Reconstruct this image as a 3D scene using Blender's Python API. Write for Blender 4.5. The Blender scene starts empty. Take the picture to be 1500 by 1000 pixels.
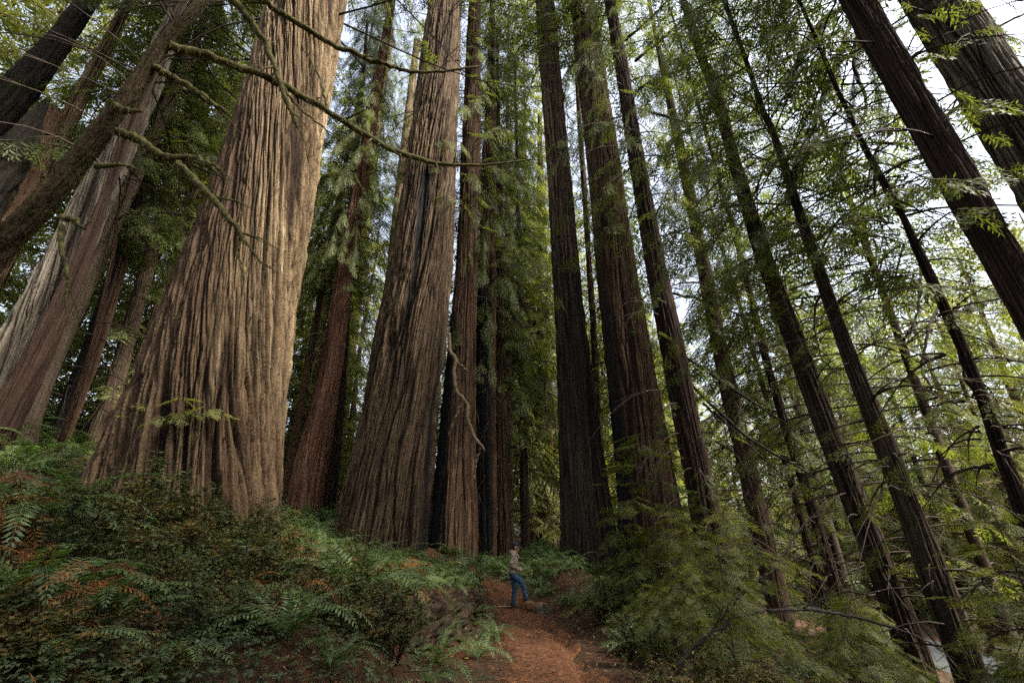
import bpy, math
import numpy as np
from mathutils import Vector, Matrix, Euler

# ------------------------------------------------------------------ camera, world, sun, exposure
SC = bpy.context.scene
COL = SC.collection
CAMZ = 1.94
PITCH = math.radians(23.3)
FPX = 667.0                      # focal length in pixels of the 1500 px wide photograph (about 16 mm)

cam_d = bpy.data.cameras.new('camera')
cam_d.sensor_width = 36.0
cam_d.lens = FPX / 1500.0 * 36.0
cam_d.clip_start = 0.05
cam_d.clip_end = 3000.0
cam = bpy.data.objects.new('camera', cam_d)
COL.objects.link(cam)
cam.location = (0, 0, CAMZ)
cam.rotation_euler = (math.pi / 2 + PITCH, 0, 0)
SC.camera = cam

SUN_AZ = math.radians(118)       # compass-like: measured from +Y towards +X
SUN_EL = math.radians(52)
world = bpy.data.worlds.new('World')
SC.world = world
world.use_nodes = True
wn = world.node_tree
wn.nodes.clear()
sky = wn.nodes.new('ShaderNodeTexSky')
sky.sky_type = 'NISHITA'
sky.sun_disc = False
sky.sun_elevation = SUN_EL
sky.sun_rotation = SUN_AZ
sky.air_density = 1.0
sky.dust_density = 4.0
sky.ozone_density = 1.0
bg = wn.nodes.new('ShaderNodeBackground')
bg.inputs['Strength'].default_value = 0.15
wo = wn.nodes.new('ShaderNodeOutputWorld')
hs = wn.nodes.new('ShaderNodeHueSaturation')
hs.inputs['Saturation'].default_value = 0.52
wn.links.new(sky.outputs[0], hs.inputs['Color'])
wn.links.new(hs.outputs[0], bg.inputs[0])
wn.links.new(bg.outputs[0], wo.inputs[0])

sun_d = bpy.data.lights.new('sun', 'SUN')
sun_d.energy = 3.2
sun_d.angle = math.radians(12)
sun_d.color = (1.0, 0.93, 0.82)
sun = bpy.data.objects.new('sun', sun_d)
COL.objects.link(sun)
sun_dir = Vector((math.sin(SUN_AZ) * math.cos(SUN_EL), math.cos(SUN_AZ) * math.cos(SUN_EL), math.sin(SUN_EL)))
sun.rotation_euler = sun_dir.to_track_quat('Z', 'Y').to_euler()
sun.location = (0, 0, 90)

SC.view_settings.view_transform = 'Standard'
SC.view_settings.look = 'None'
SC.view_settings.exposure = 1.95
SC.view_settings.gamma = 1.0
SC.view_settings.use_curve_mapping = False
SC.render.engine = 'CYCLES'
cy = SC.cycles
cy.use_denoising = False      # the grain of the samples keeps needles and bark crisp
try:
    cy.denoiser = 'OPENIMAGEDENOISE'
    cy.denoising_prefilter = 'NONE'
    cy.denoising_input_passes = 'RGB_ALBEDO_NORMAL'
except Exception:
    pass
cy.max_bounces = 4
cy.diffuse_bounces = 3
cy.glossy_bounces = 2
cy.transmission_bounces = 3
cy.transparent_max_bounces = 4
cy.sample_clamp_indirect = 2.0
cy.use_adaptive_sampling = True
cy.adaptive_threshold = 0.012

# ------------------------------------------------------------------ small tools
PI = math.pi
ST, CT = math.sin(PITCH), math.cos(PITCH)
RNG = np.random.default_rng(11)


def ray(u, v):
    a = (u - 750.0) / FPX
    yv = (500.0 - v) / FPX
    return a, CT - yv * ST, ST + yv * CT


def P(u, v, D):
    """the point of the place at forward distance D seen at pixel u, v of the photograph"""
    a, b, c = ray(u, v)
    return np.array([a / b * D, D, CAMZ + c / b * D])


def proj(V):
    V = np.asarray(V, float)
    x, y, z = V[:, 0], V[:, 1], V[:, 2] - CAMZ
    f = y * CT + z * ST
    up = -y * ST + z * CT
    f = np.where(f < 0.05, 0.05, f)
    return 750 + FPX * x / f, 500 - FPX * up / f


def sstep(a, b, x):
    t = np.clip((np.asarray(x, float) - a) / (b - a), 0, 1)
    return t * t * (3 - 2 * t)


_prm = np.random.default_rng(3).permutation(256)
_gr = np.random.default_rng(4).uniform(0, 2 * PI, 256)
_gx, _gy = np.cos(_gr), np.sin(_gr)


def gnoise(x, y, seed=0, px=None):
    """gradient noise, about -0.7..0.7, periodic in x over px cells"""
    x, y = np.broadcast_arrays(np.asarray(x, float), np.asarray(y, float))
    ix, iy = np.floor(x).astype(np.int64), np.floor(y).astype(np.int64)
    fx, fy = x - ix, y - iy
    ux, uy = fx * fx * fx * (fx * (fx * 6 - 15) + 10), fy * fy * fy * (fy * (fy * 6 - 15) + 10)

    def g(jx, jy, dx, dy):
        if px:
            jx = jx % px
        h = _prm[(_prm[(jx + seed * 17) & 255] + jy + seed * 7) & 255]
        return _gx[h] * dx + _gy[h] * dy
    n00, n10 = g(ix, iy, fx, fy), g(ix + 1, iy, fx - 1, fy)
    n01, n11 = g(ix, iy + 1, fx, fy - 1), g(ix + 1, iy + 1, fx - 1, fy - 1)
    a = n00 + ux * (n10 - n00)
    b = n01 + ux * (n11 - n01)
    return (a + uy * (b - a)) * 1.4


def fbm(x, y, seed=0, o=3):
    s, a = 0, 1.0
    for k in range(o):
        s = s + a * gnoise(x * 2 ** k, y * 2 ** k, seed + k)
        a *= 0.5
    return s


def mesh(name, V, F, mat=None, smooth=False, attrs=None, uv=None):
    """V (n,3), F an (m,3) or (m,4) array or a list of such"""
    V = np.ascontiguousarray(V, np.float32)
    Fs = F if isinstance(F, list) else [F]
    Fs = [np.asarray(f, np.int32) for f in Fs if len(f)]
    m = bpy.data.meshes.new(name)
    m.vertices.add(len(V))
    m.vertices.foreach_set('co', V.ravel())
    lv = np.concatenate([f.ravel() for f in Fs])
    tot = np.concatenate([np.full(len(f), f.shape[1], np.int32) for f in Fs])
    st = np.concatenate([[0], np.cumsum(tot)[:-1]]).astype(np.int32)
    m.loops.add(len(lv))
    m.loops.foreach_set('vertex_index', lv)
    m.polygons.add(len(tot))
    m.polygons.foreach_set('loop_start', st)
    m.polygons.foreach_set('loop_total', tot)
    if smooth:
        m.polygons.foreach_set('use_smooth', np.ones(len(tot), bool))
    m.update(calc_edges=True)
    if attrs:
        for k, a in attrs.items():
            at = m.attributes.new(k, 'FLOAT', 'POINT')
            at.data.foreach_set('value', np.ascontiguousarray(a, np.float32))
    if uv is not None:
        l = m.uv_layers.new(name='bark')
        l.data.foreach_set('uv', np.ascontiguousarray(uv[lv], np.float32).ravel())
    if mat:
        m.materials.append(mat)
    return m


def obj(name, me, parent=None, loc=None, rot=None, scale=None):
    o = bpy.data.objects.new(name, me)
    COL.objects.link(o)
    if parent is not None:
        o.parent = parent
    if loc is not None:
        o.location = loc
    if rot is not None:
        o.rotation_euler = rot
    if scale is not None:
        o.scale = scale if hasattr(scale, '__len__') else (scale,) * 3
    return o


def tag(o, label=None, cat=None, group=None, kind=None):
    if label:
        o['label'] = label
    if cat:
        o['category'] = cat
    if group:
        o['group'] = group
    if kind:
        o['kind'] = kind
    return o


def empty(name, loc, rz=0.0):
    o = bpy.data.objects.new(name, None)
    COL.objects.link(o)
    o.location = loc
    o.rotation_euler = (0, 0, rz)
    o.empty_display_size = 0.2
    return o


class Acc:
    """collects pieces of one mesh"""
    def __init__(s):
        s.V, s.Q, s.T, s.n = [], [], [], 0

    def add(s, V, Q=None, T=None):
        V = np.asarray(V, float).reshape(-1, 3)
        s.V.append(V)
        if Q is not None and len(Q):
            s.Q.append(np.asarray(Q, int) + s.n)
        if T is not None and len(T):
            s.T.append(np.asarray(T, int) + s.n)
        s.n += len(V)

    def tris(s):
        return sum(len(q) * 2 for q in s.Q) + sum(len(t) for t in s.T)

    def build(s, name, mat, smooth=False):
        F = []
        if s.Q:
            F.append(np.concatenate(s.Q))
        if s.T:
            F.append(np.concatenate(s.T))
        return mesh(name, np.concatenate(s.V), F, mat, smooth)


def frames(pts):
    pts = np.asarray(pts, float)
    t = np.gradient(pts, axis=0)
    t /= np.linalg.norm(t, axis=1)[:, None] + 1e-9
    ref = np.array([0, 0, 1.0]) if abs(t[:, 2]).mean() < 0.8 else np.array([1.0, 0, 0])
    s = np.cross(t, ref)
    s /= np.linalg.norm(s, axis=1)[:, None] + 1e-9
    w = np.cross(s, t)
    return t, s, w


def tube(acc, pts, rad, n=6, rough=0.0, rng=None, cap=True):
    pts = np.asarray(pts, float)
    m = len(pts)
    rad = np.broadcast_to(np.asarray(rad, float), (m,))
    t, s, w = frames(pts)
    a = np.arange(n) * 2 * PI / n
    r = rad[:, None] * np.ones((1, n))
    if rough and rng is not None:
        r = r * (1 + rng.uniform(-rough, rough, (m, n)))
    V = pts[:, None, :] + r[..., None] * (np.cos(a)[None, :, None] * s[:, None, :] + np.sin(a)[None, :, None] * w[:, None, :])
    i = np.arange(m - 1)[:, None] * n
    j = np.arange(n)[None, :]
    jn = (j + 1) % n
    Q = np.stack([i + j, i + jn, i + n + jn, i + n + j], -1).reshape(-1, 4)
    V = V.reshape(-1, 3)
    T = []
    if cap:
        c0, c1 = len(V), len(V) + 1
        V = np.vstack([V, pts[:1], pts[-1:]])
        T = [(c0, (k + 1) % n, k) for k in range(n)] + [(c1, (m - 1) * n + k, (m - 1) * n + (k + 1) % n) for k in range(n)]
    acc.add(V, Q, T)


def spline(ctrl, n):
    """Catmull-Rom through the control rows"""
    c = np.asarray(ctrl, float)
    c = np.vstack([2 * c[0] - c[1], c, 2 * c[-1] - c[-2]])
    k = len(c) - 3
    ts = np.linspace(0, k - 1e-6, n)
    i = np.floor(ts).astype(int)
    f = (ts - i)[:, None]
    p0, p1, p2, p3 = c[i], c[i + 1], c[i + 2], c[i + 3]
    return 0.5 * (2 * p1 + (p2 - p0) * f + (2 * p0 - 5 * p1 + 4 * p2 - p3) * f ** 2 + (3 * p1 - p0 - 3 * p2 + p3) * f ** 3)


# ------------------------------------------------------------------ materials
def new_mat(name):
    m = bpy.data.materials.new(name)
    m.use_nodes = True
    nt = m.node_tree
    nt.nodes.clear()
    out = nt.nodes.new('ShaderNodeOutputMaterial')
    return m, nt, out


def N(nt, t, **kw):
    n = nt.nodes.new(t)
    for k, v in kw.items():
        if k in n.inputs.keys():
            n.inputs[k].default_value = v
        else:
            setattr(n, k, v)
    return n


def ramp(nt, stops, fac):
    r = nt.nodes.new('ShaderNodeValToRGB')
    e = r.color_ramp.elements
    while len(e) < len(stops):
        e.new(0.5)
    for el, (p, c) in zip(e, stops):
        el.position = p
        el.color = (*c, 1) if len(c) == 3 else c
    nt.links.new(fac, r.inputs[0])
    return r.outputs[0]


def mixc(nt, fac, a, b, mode='MIX'):
    m = nt.nodes.new('ShaderNodeMix')
    m.data_type = 'RGBA'
    m.blend_type = mode
    for sock, val in ((m.inputs[0], fac), (m.inputs[6], a), (m.inputs[7], b)):
        if hasattr(val, 'is_linked') or hasattr(val, 'links'):
            nt.links.new(val, sock)
        elif isinstance(val, tuple):
            sock.default_value = (*val, 1)
        else:
            sock.default_value = val
    return m.outputs[2]


def mth(nt, op, a, b=0.0, clamp=False):
    m = nt.nodes.new('ShaderNodeMath')
    m.operation = op
    m.use_clamp = clamp
    for i, val in enumerate((a, b)):
        if hasattr(val, 'links'):
            nt.links.new(val, m.inputs[i])
        else:
            m.inputs[i].default_value = val
    return m.outputs[0]


def noise(nt, vec, scale, detail=4, rough=0.55):
    n = N(nt, 'ShaderNodeTexNoise', Scale=scale, Detail=detail, Roughness=rough)
    if vec is not None:
        nt.links.new(vec, n.inputs['Vector'])
    return n.outputs['Fac']


def mapping(nt, vec, sc):
    m = nt.nodes.new('ShaderNodeMapping')
    m.inputs['Scale'].default_value = sc
    nt.links.new(vec, m.inputs['Vector'])
    return m.outputs[0]


def bark_mat(name, dark, mid, light, inner, moss=0.0, mosscol=(0.07, 0.085, 0.03), fib=1.0):
    """redwood bark: fibre strands along the trunk, inner bark red with painted shade in the furrows, char and lichen where the trunk has them"""
    m, nt, out = new_mat(name)
    uv = N(nt, 'ShaderNodeUVMap', uv_map='bark').outputs[0]
    f1 = noise(nt, mapping(nt, uv, (26 * fib, 0.9, 1)), 1.0, 5, 0.65)
    f2 = noise(nt, mapping(nt, uv, (7 * fib, 0.35, 1)), 1.0, 4, 0.6)
    f3 = noise(nt, mapping(nt, uv, (0.9, 0.14, 1)), 1.0, 3, 0.5)
    f4 = noise(nt, mapping(nt, uv, (34, 9, 1)), 1.0, 4, 0.7)
    s = mth(nt, 'ADD', mth(nt, 'MULTIPLY', f1, 0.42), mth(nt, 'MULTIPLY', f2, 0.4))
    s = mth(nt, 'ADD', s, mth(nt, 'MULTIPLY', f3, 0.42))
    s = mth(nt, 'ADD', s, mth(nt, 'MULTIPLY', mth(nt, 'SUBTRACT', f4, 0.5), 0.25))
    col = ramp(nt, [(0.46, dark), (0.60, mid), (0.76, light)], s)
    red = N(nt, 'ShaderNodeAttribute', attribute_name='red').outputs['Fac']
    red_shade = mth(nt, 'MULTIPLY', red, mth(nt, 'MULTIPLY', f2, 1.5), clamp=True)
    col = mixc(nt, red_shade, col, (0.042, 0.021, 0.013))  # redder bark; on the pale giant it also paints in the flank's shade
    if moss:
        mv = noise(nt, mapping(nt, uv, (1.6, 1.1, 1)), 1.0, 5, 0.7)
        mf = mth(nt, 'MULTIPLY', mth(nt, 'SUBTRACT', mv, 0.5), 6.0, clamp=True)
        col = mixc(nt, mth(nt, 'MULTIPLY', mf, moss), col, mosscol)
    fur = N(nt, 'ShaderNodeAttribute', attribute_name='furrow').outputs['Fac']
    col = mixc(nt, mth(nt, 'MULTIPLY', fur, 0.92), col, inner)  # inner bark tone, darkened so the furrows carry painted shade
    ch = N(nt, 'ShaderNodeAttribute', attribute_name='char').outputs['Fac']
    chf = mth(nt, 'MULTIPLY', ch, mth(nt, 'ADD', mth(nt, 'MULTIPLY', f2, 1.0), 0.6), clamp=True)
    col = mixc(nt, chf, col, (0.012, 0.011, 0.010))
    p = N(nt, 'ShaderNodeBsdfPrincipled', Roughness=0.9)
    p.inputs['Specular IOR Level'].default_value = 0.15
    nt.links.new(col, p.inputs['Base Color'])
    b = N(nt, 'ShaderNodeBump', Strength=1.0, Distance=0.06)
    hb = mth(nt, 'ADD', mth(nt, 'MULTIPLY', f1, 1.0), mth(nt, 'MULTIPLY', f4, 0.4))
    nt.links.new(hb, b.inputs['Height'])
    nt.links.new(b.outputs[0], p.inputs['Normal'])
    nt.links.new(p.outputs[0], out.inputs[0])
    return m


def leaf_mat(name, c0, c1, c2, transl=0.35, tcol=None, gloss=0.25, patch=1.2):
    """leaf green that varies from leaf to leaf and clump to clump, a little light coming through"""
    m, nt, out = new_mat(name)
    geo = N(nt, 'ShaderNodeNewGeometry')
    oi = N(nt, 'ShaderNodeObjectInfo')
    tc = N(nt, 'ShaderNodeTexCoord')
    isl = geo.outputs['Random Per Island']
    nz = noise(nt, tc.outputs['Object'], patch, 3, 0.6)
    f = mth(nt, 'ADD', mth(nt, 'MULTIPLY', isl, 0.45), mth(nt, 'MULTIPLY', nz, 0.6))
    f = mth(nt, 'ADD', f, mth(nt, 'MULTIPLY', mth(nt, 'SUBTRACT', oi.outputs['Random'], 0.5), 0.22))
    col = ramp(nt, [(0.2, c0), (0.52, c1), (0.85, c2)], f)
    d = N(nt, 'ShaderNodeBsdfPrincipled', Roughness=0.55)
    d.inputs['Specular IOR Level'].default_value = gloss
    nt.links.new(col, d.inputs['Base Color'])
    t = N(nt, 'ShaderNodeBsdfTranslucent')
    tcx = mixc(nt, 1.0, col, tcol or (1.5, 1.5, 0.6), 'MULTIPLY')
    nt.links.new(tcx, t.inputs[0])
    mx = N(nt, 'ShaderNodeMixShader')
    mx.inputs[0].default_value = transl
    nt.links.new(d.outputs[0], mx.inputs[1])
    nt.links.new(t.outputs[0], mx.inputs[2])
    nt.links.new(mx.outputs[0], out.inputs[0])
    return m


def rough_mat(name, stops, scale=6, bump=0.5, dist=0.02, stretch=(1, 1, 1), rough=0.9, second=None):
    m, nt, out = new_mat(name)
    tc = N(nt, 'ShaderNodeTexCoord').outputs['Object']
    v = mapping(nt, tc, stretch)
    a = noise(nt, v, scale, 8, 0.65)
    col = ramp(nt, stops, a)
    if second:
        b2 = noise(nt, tc, second[0], 5, 0.6)
        f = mth(nt, 'MULTIPLY', mth(nt, 'SUBTRACT', b2, second[2]), 8.0, clamp=True)
        col = mixc(nt, mth(nt, 'MULTIPLY', f, second[3]), col, second[1])
    p = N(nt, 'ShaderNodeBsdfPrincipled', Roughness=rough)
    p.inputs['Specular IOR Level'].default_value = 0.2
    nt.links.new(col, p.inputs['Base Color'])
    b = N(nt, 'ShaderNodeBump', Strength=bump, Distance=dist)
    nt.links.new(noise(nt, v, scale * 2.5, 6, 0.7), b.inputs['Height'])
    nt.links.new(b.outputs[0], p.inputs['Normal'])
    nt.links.new(p.outputs[0], out.inputs[0])
    return m


M = {}
M['bark_pale'] = bark_mat('bark_pale', (0.070, 0.045, 0.024), (0.190, 0.130, 0.070), (0.43, 0.325, 0.190), (0.021, 0.011, 0.007), moss=0.12, mosscol=(0.115, 0.100, 0.060))
M['bark_tan'] = bark_mat('bark_tan', (0.044, 0.027, 0.016), (0.108, 0.071, 0.041), (0.24, 0.168, 0.10), (0.016, 0.009, 0.006), moss=0.3, mosscol=(0.075, 0.070, 0.045))
M['bark_red'] = bark_mat('bark_red', (0.042, 0.024, 0.014), (0.096, 0.055, 0.032), (0.18, 0.114, 0.070), (0.022, 0.011, 0.007))
M['bark_dark'] = bark_mat('bark_dark', (0.020, 0.014, 0.011), (0.046, 0.031, 0.023), (0.10, 0.070, 0.052), (0.018, 0.010, 0.007))
M['bark_rust'] = bark_mat('bark_rust', (0.050, 0.025, 0.015), (0.125, 0.062, 0.037), (0.24, 0.135, 0.085), (0.04, 0.017, 0.010))
M['bark_grey'] = bark_mat('bark_grey', (0.085, 0.072, 0.056), (0.185, 0.158, 0.122), (0.32, 0.28, 0.225), (0.035, 0.025, 0.018), moss=0.35)
M['bark_far'] = bark_mat('bark_far', (0.05, 0.036, 0.026), (0.11, 0.078, 0.055), (0.20, 0.15, 0.105), (0.06, 0.034, 0.022), moss=0.3)
M['bark_slope'] = bark_mat('bark_slope', (0.024, 0.018, 0.013), (0.058, 0.043, 0.030), (0.12, 0.092, 0.065), (0.02, 0.012, 0.008), moss=0.55, mosscol=(0.055, 0.060, 0.022))
M['bark_mossy'] = bark_mat('bark_mossy', (0.018, 0.012, 0.007), (0.046, 0.031, 0.016), (0.090, 0.062, 0.032), (0.03, 0.018, 0.01), moss=1.0, mosscol=(0.034, 0.036, 0.010), fib=0.35)
M['bark_snag'] = bark_mat('bark_snag', (0.006, 0.005, 0.004), (0.014, 0.011, 0.008), (0.030, 0.023, 0.016), (0.01, 0.006, 0.004), moss=0.6, mosscol=(0.018, 0.022, 0.008), fib=0.8)
M['leaf_dark'] = leaf_mat('leaf_dark', (0.022, 0.034, 0.012), (0.046, 0.064, 0.020), (0.088, 0.112, 0.034), 0.38, patch=0.35)
M['leaf_mid'] = leaf_mat('leaf_mid', (0.038, 0.052, 0.014), (0.082, 0.102, 0.026), (0.15, 0.17, 0.044), 0.45, patch=0.35)
M['leaf_sap'] = leaf_mat('leaf_sap', (0.036, 0.046, 0.012), (0.076, 0.088, 0.022), (0.14, 0.146, 0.038), 0.42, patch=1.5)
M['leaf_light'] = leaf_mat('leaf_light', (0.070, 0.086, 0.024), (0.150, 0.165, 0.048), (0.26, 0.262, 0.085), 0.48, patch=0.3)
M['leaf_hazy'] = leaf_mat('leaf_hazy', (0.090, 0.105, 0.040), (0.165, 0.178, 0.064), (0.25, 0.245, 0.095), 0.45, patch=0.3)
M['fern'] = leaf_mat('fern', (0.036, 0.062, 0.024), (0.084, 0.124, 0.044), (0.16, 0.20, 0.064), 0.3, (1.2, 1.5, 0.6), 0.4, patch=1.5)
M['fern_dead'] = leaf_mat('fern_dead', (0.070, 0.028, 0.011), (0.17, 0.068, 0.022), (0.32, 0.135, 0.042), 0.25, (1.3, 1.0, 0.6), 0.15, patch=2.0)
M['shrub'] = leaf_mat('shrub', (0.024, 0.034, 0.013), (0.052, 0.066, 0.022), (0.105, 0.118, 0.036), 0.25, (1.2, 1.4, 0.6), 0.45, patch=2.0)
M['shrub_olive'] = leaf_mat('shrub_olive', (0.040, 0.042, 0.014), (0.085, 0.080, 0.024), (0.19, 0.115, 0.034), 0.3, (1.2, 1.2, 0.6), 0.35, patch=2.0)
M['sorrel'] = leaf_mat('sorrel', (0.026, 0.040, 0.018), (0.050, 0.070, 0.030), (0.095, 0.115, 0.044), 0.25, (1.2, 1.4, 0.6), 0.3, patch=1.0)
M['yellow'] = leaf_mat('yellow', (0.22, 0.21, 0.04), (0.33, 0.30, 0.06), (0.42, 0.36, 0.08), 0.3, (1.2, 1.2, 0.6), 0.3)
M['litter'] = leaf_mat('litter', (0.045, 0.020, 0.011), (0.15, 0.066, 0.030), (0.34, 0.165, 0.075), 0.1, (1, 1, 1), 0.1, patch=3.0)
M['twig'] = rough_mat('twig', [(0.3, (0.022, 0.016, 0.012)), (0.7, (0.065, 0.048, 0.034))], 8, 0.4, 0.01)
M['twig_dark'] = rough_mat('twig_dark', [(0.3, (0.008, 0.006, 0.005)), (0.7, (0.026, 0.020, 0.015))], 8, 0.4, 0.01)
M['twig_pale'] = rough_mat('twig_pale', [(0.3, (0.16, 0.12, 0.085)), (0.7, (0.33, 0.27, 0.20))], 10, 0.4, 0.01)
M['limb'] = rough_mat('limb', [(0.3, (0.085, 0.060, 0.036)), (0.7, (0.21, 0.155, 0.095))], 7, 0.5, 0.02, second=(1.1, (0.10, 0.105, 0.035), 0.5, 0.7))
M['moss'] = leaf_mat('moss', (0.030, 0.030, 0.009), (0.062, 0.060, 0.018), (0.12, 0.11, 0.032), 0.3, (1.3, 1.3, 0.6), 0.05, patch=4)
M['moss_twig'] = rough_mat('moss_twig', [(0.35, (0.035, 0.028, 0.012)), (0.5, (0.085, 0.075, 0.024)), (0.7, (0.15, 0.135, 0.04))], 9, 0.9, 0.03)
M['ground'] = rough_mat('ground', [(0.3, (0.018, 0.010, 0.007)), (0.5, (0.052, 0.024, 0.012)), (0.7, (0.11, 0.048, 0.020))], 9, 0.9, 0.05, second=(0.9, (0.030, 0.042, 0.018), 0.5, 0.7))
M['path'] = rough_mat('path', [(0.30, (0.024, 0.011, 0.006)), (0.46, (0.082, 0.034, 0.014)), (0.58, (0.138, 0.058, 0.024)), (0.74, (0.25, 0.12, 0.052))], 15, 0.9, 0.03, second=(1.3, (0.040, 0.018, 0.010), 0.53, 0.8))
M['road'] = rough_mat('road', [(0.3, (0.035, 0.040, 0.041)), (0.7, (0.058, 0.064, 0.064))], 3, 0.4, 0.02)
M['rot'] = rough_mat('rot', [(0.36, (0.008, 0.005, 0.004)), (0.5, (0.032, 0.019, 0.010)), (0.70, (0.095, 0.058, 0.029))], 11, 1.0, 0.06, (1.0, 0.18, 1.0), second=(1.4, (0.030, 0.034, 0.012), 0.5, 0.8))
M['log'] = rough_mat('log', [(0.3, (0.085, 0.040, 0.020)), (0.55, (0.19, 0.095, 0.045)), (0.75, (0.30, 0.17, 0.085))], 9, 0.8, 0.02)
M['log_end'] = rough_mat('log_end', [(0.35, (0.025, 0.026, 0.018)), (0.55, (0.075, 0.068, 0.05)), (0.72, (0.34, 0.32, 0.29))], 9, 0.6, 0.02)

# ------------------------------------------------------------------ the lie of the land
_PY = [-20, 0, 6.7, 10, 15.4, 19, 22, 26, 32, 45, 90]
_PX = [0.7, 0.62, 0.58, 0.48, 0.22, -0.15, -0.4, -0.8, -1.5, -3, -10]
_ZP = [0.5, 0.30, 0.26, 0.12, 0.0, 0.62, 1.0, 1.25, 1.6, 2.2, 3.6]


def pathx(y):
    return np.interp(y, _PY, _PX)


def pathz(y):
    return np.interp(y, _PY, _ZP)


def roadx(y):
    return 17.5 + 0.20 * np.asarray(y, float)


def land(x, y, rough=True):
    x, y = np.asarray(x, float), np.asarray(y, float)
    s = x - pathx(y)
    z = pathz(y).copy() if hasattr(pathz(y), 'copy') else pathz(y)
    # left bank, then hillside
    L = -s
    bankh = np.interp(y, [-20, 2, 8, 14, 18, 24, 60], [0.8, 0.9, 1.0, 0.85, 0.4, 0.5, 0.5])
    off = np.interp(y, [-20, 5, 7, 14, 20, 60], [1.2, 1.2, 1.55, 0.65, 0.7, 0.9])
    z = z + bankh * sstep(off, off + 1.1, L)
    z = z + 0.25 * np.clip(L - 2.6, 0, 17) + 0.12 * np.clip(L - 10, 0, 9) + 0.05 * np.clip(L - 19, 0, 200)
    # right: a low berm, then down to the road and up again far behind
    R = s
    z = z + 0.32 * sstep(1.0, 1.7, R) * (1 - sstep(2.2, 4.2, R)) * sstep(9, 13, y)
    rx = roadx(y) - pathx(y)
    drop = np.clip((R - 1.8) / (rx - 4.2), 0, 1)
    zr = -3.6 - 0.010 * y
    z = np.where(R > 1.8, z + (zr - z) * drop ** 1.1, z)
    z = z + 0.32 * np.clip(R - rx - 6, 0, 120)
    z = z - 0.11 * np.exp(-((s - 0.42 - 0.12 * np.sin(y * 0.8)) / 0.11) ** 2) * sstep(6, 7.5, y) * (1 - sstep(12.5, 14, y))
    if rough:
        k = sstep(0.7, 2.0, np.abs(s)) * (1 - sstep(3.6, 4.6, R) * 0 )
        road = 1 - sstep(2.6, 3.6, np.abs(x - roadx(y)))
        z = z + (0.16 * fbm(x * 0.45, y * 0.45, 5) + 0.05 * fbm(x * 1.9, y * 1.9, 9, 2)) * k * (1 - road)
        z = z + 0.035 * fbm(x * 1.1, y * 1.1, 13, 2) * (1 - k)
    return z


def zl(x, y):
    return float(land(np.array([x]), np.array([y]))[0])


def grade(lo, hi, near_lo, near_hi, step):
    a = np.arange(near_lo, near_hi + 1e-6, step)
    out = [near_hi]
    d = step
    while out[-1] < hi:
        d *= 1.14
        out.append(out[-1] + d)
    lo_ = [near_lo]
    d = step
    while lo_[-1] > lo:
        d *= 1.14
        lo_.append(lo_[-1] - d)
    return np.array(lo_[:0:-1] + list(a) + out[1:])


gx, gy = grade(-420, 420, -9, 7, 0.13), grade(-60, 700, 1.5, 24, 0.14)
GX, GY = np.meshgrid(gx, gy)
GZ = land(GX, GY)
nx, ny = len(gx), len(gy)
ii = (np.arange(ny - 1)[:, None] * nx + np.arange(nx - 1)[None, :]).ravel()
gm = mesh('ground', np.stack([GX.ravel(), GY.ravel(), GZ.ravel()], 1), np.stack([ii, ii + 1, ii + 1 + nx, ii + nx], 1), M['ground'], True)
tag(obj('ground', gm), kind='structure')


def strip(name, xf, y0, y1, hw, step, lift, mat, jit=0.0, n=13, edge=0.05):
    ys = np.arange(y0, y1, step)
    t = np.linspace(-1, 1, n)
    Yg, Tg = np.meshgrid(ys, t, indexing='ij')
    w = hw * (1 + jit * (gnoise(Yg * 0.9, Tg * 0 + np.sign(Tg) * 3.3, 21) + 0.6 * gnoise(Yg * 3.1, np.sign(Tg) * 5.3, 22)))
    Xg = xf(Yg) + Tg * w
    Z = land(Xg, Yg) + lift - (lift + edge) * (np.abs(Tg) > 0.98)
    k = (np.arange(len(ys) - 1)[:, None] * n + np.arange(n - 1)[None, :]).ravel()
    o = obj(name, mesh(name, np.stack([Xg.ravel(), Yg.ravel(), Z.ravel()], 1), np.stack([k, k + 1, k + 1 + n, k + n], 1), mat, True))
    return tag(o, kind='structure')


def trail(y):
    return pathx(y) - 0.16 * np.clip(y - 15.6, 0, 9) ** 1.9


strip('path', trail, -6, 20.6, 0.66, 0.10, 0.03, M['path'], 0.42, 19)
strip('road', roadx, -30, 160, 2.7, 1.0, 0.06, M['road'], 0.02, 7)

# ------------------------------------------------------------------ trunks
def profile(dist, rows):
    """rows of (v, left u, right u) seen in the photograph -> heights, centre line and radii of a trunk that stands dist metres away"""
    o = []
    for v, ul, ur in rows:
        al, b, c = ray(ul, v)
        ar, _, _ = ray(ur, v)
        t0, t1 = math.atan2(al, b), math.atan2(ar, b)
        az = 0.5 * (t0 + t1)
        r = dist * math.sin(0.5 * (t1 - t0))
        z = CAMZ + c / math.hypot(math.tan(az) * b, b) * dist
        o.append((z, dist * math.sin(az), dist * math.cos(az), r))
    o.sort()
    return np.array(o)


TRUNK_SPOTS = []


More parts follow.
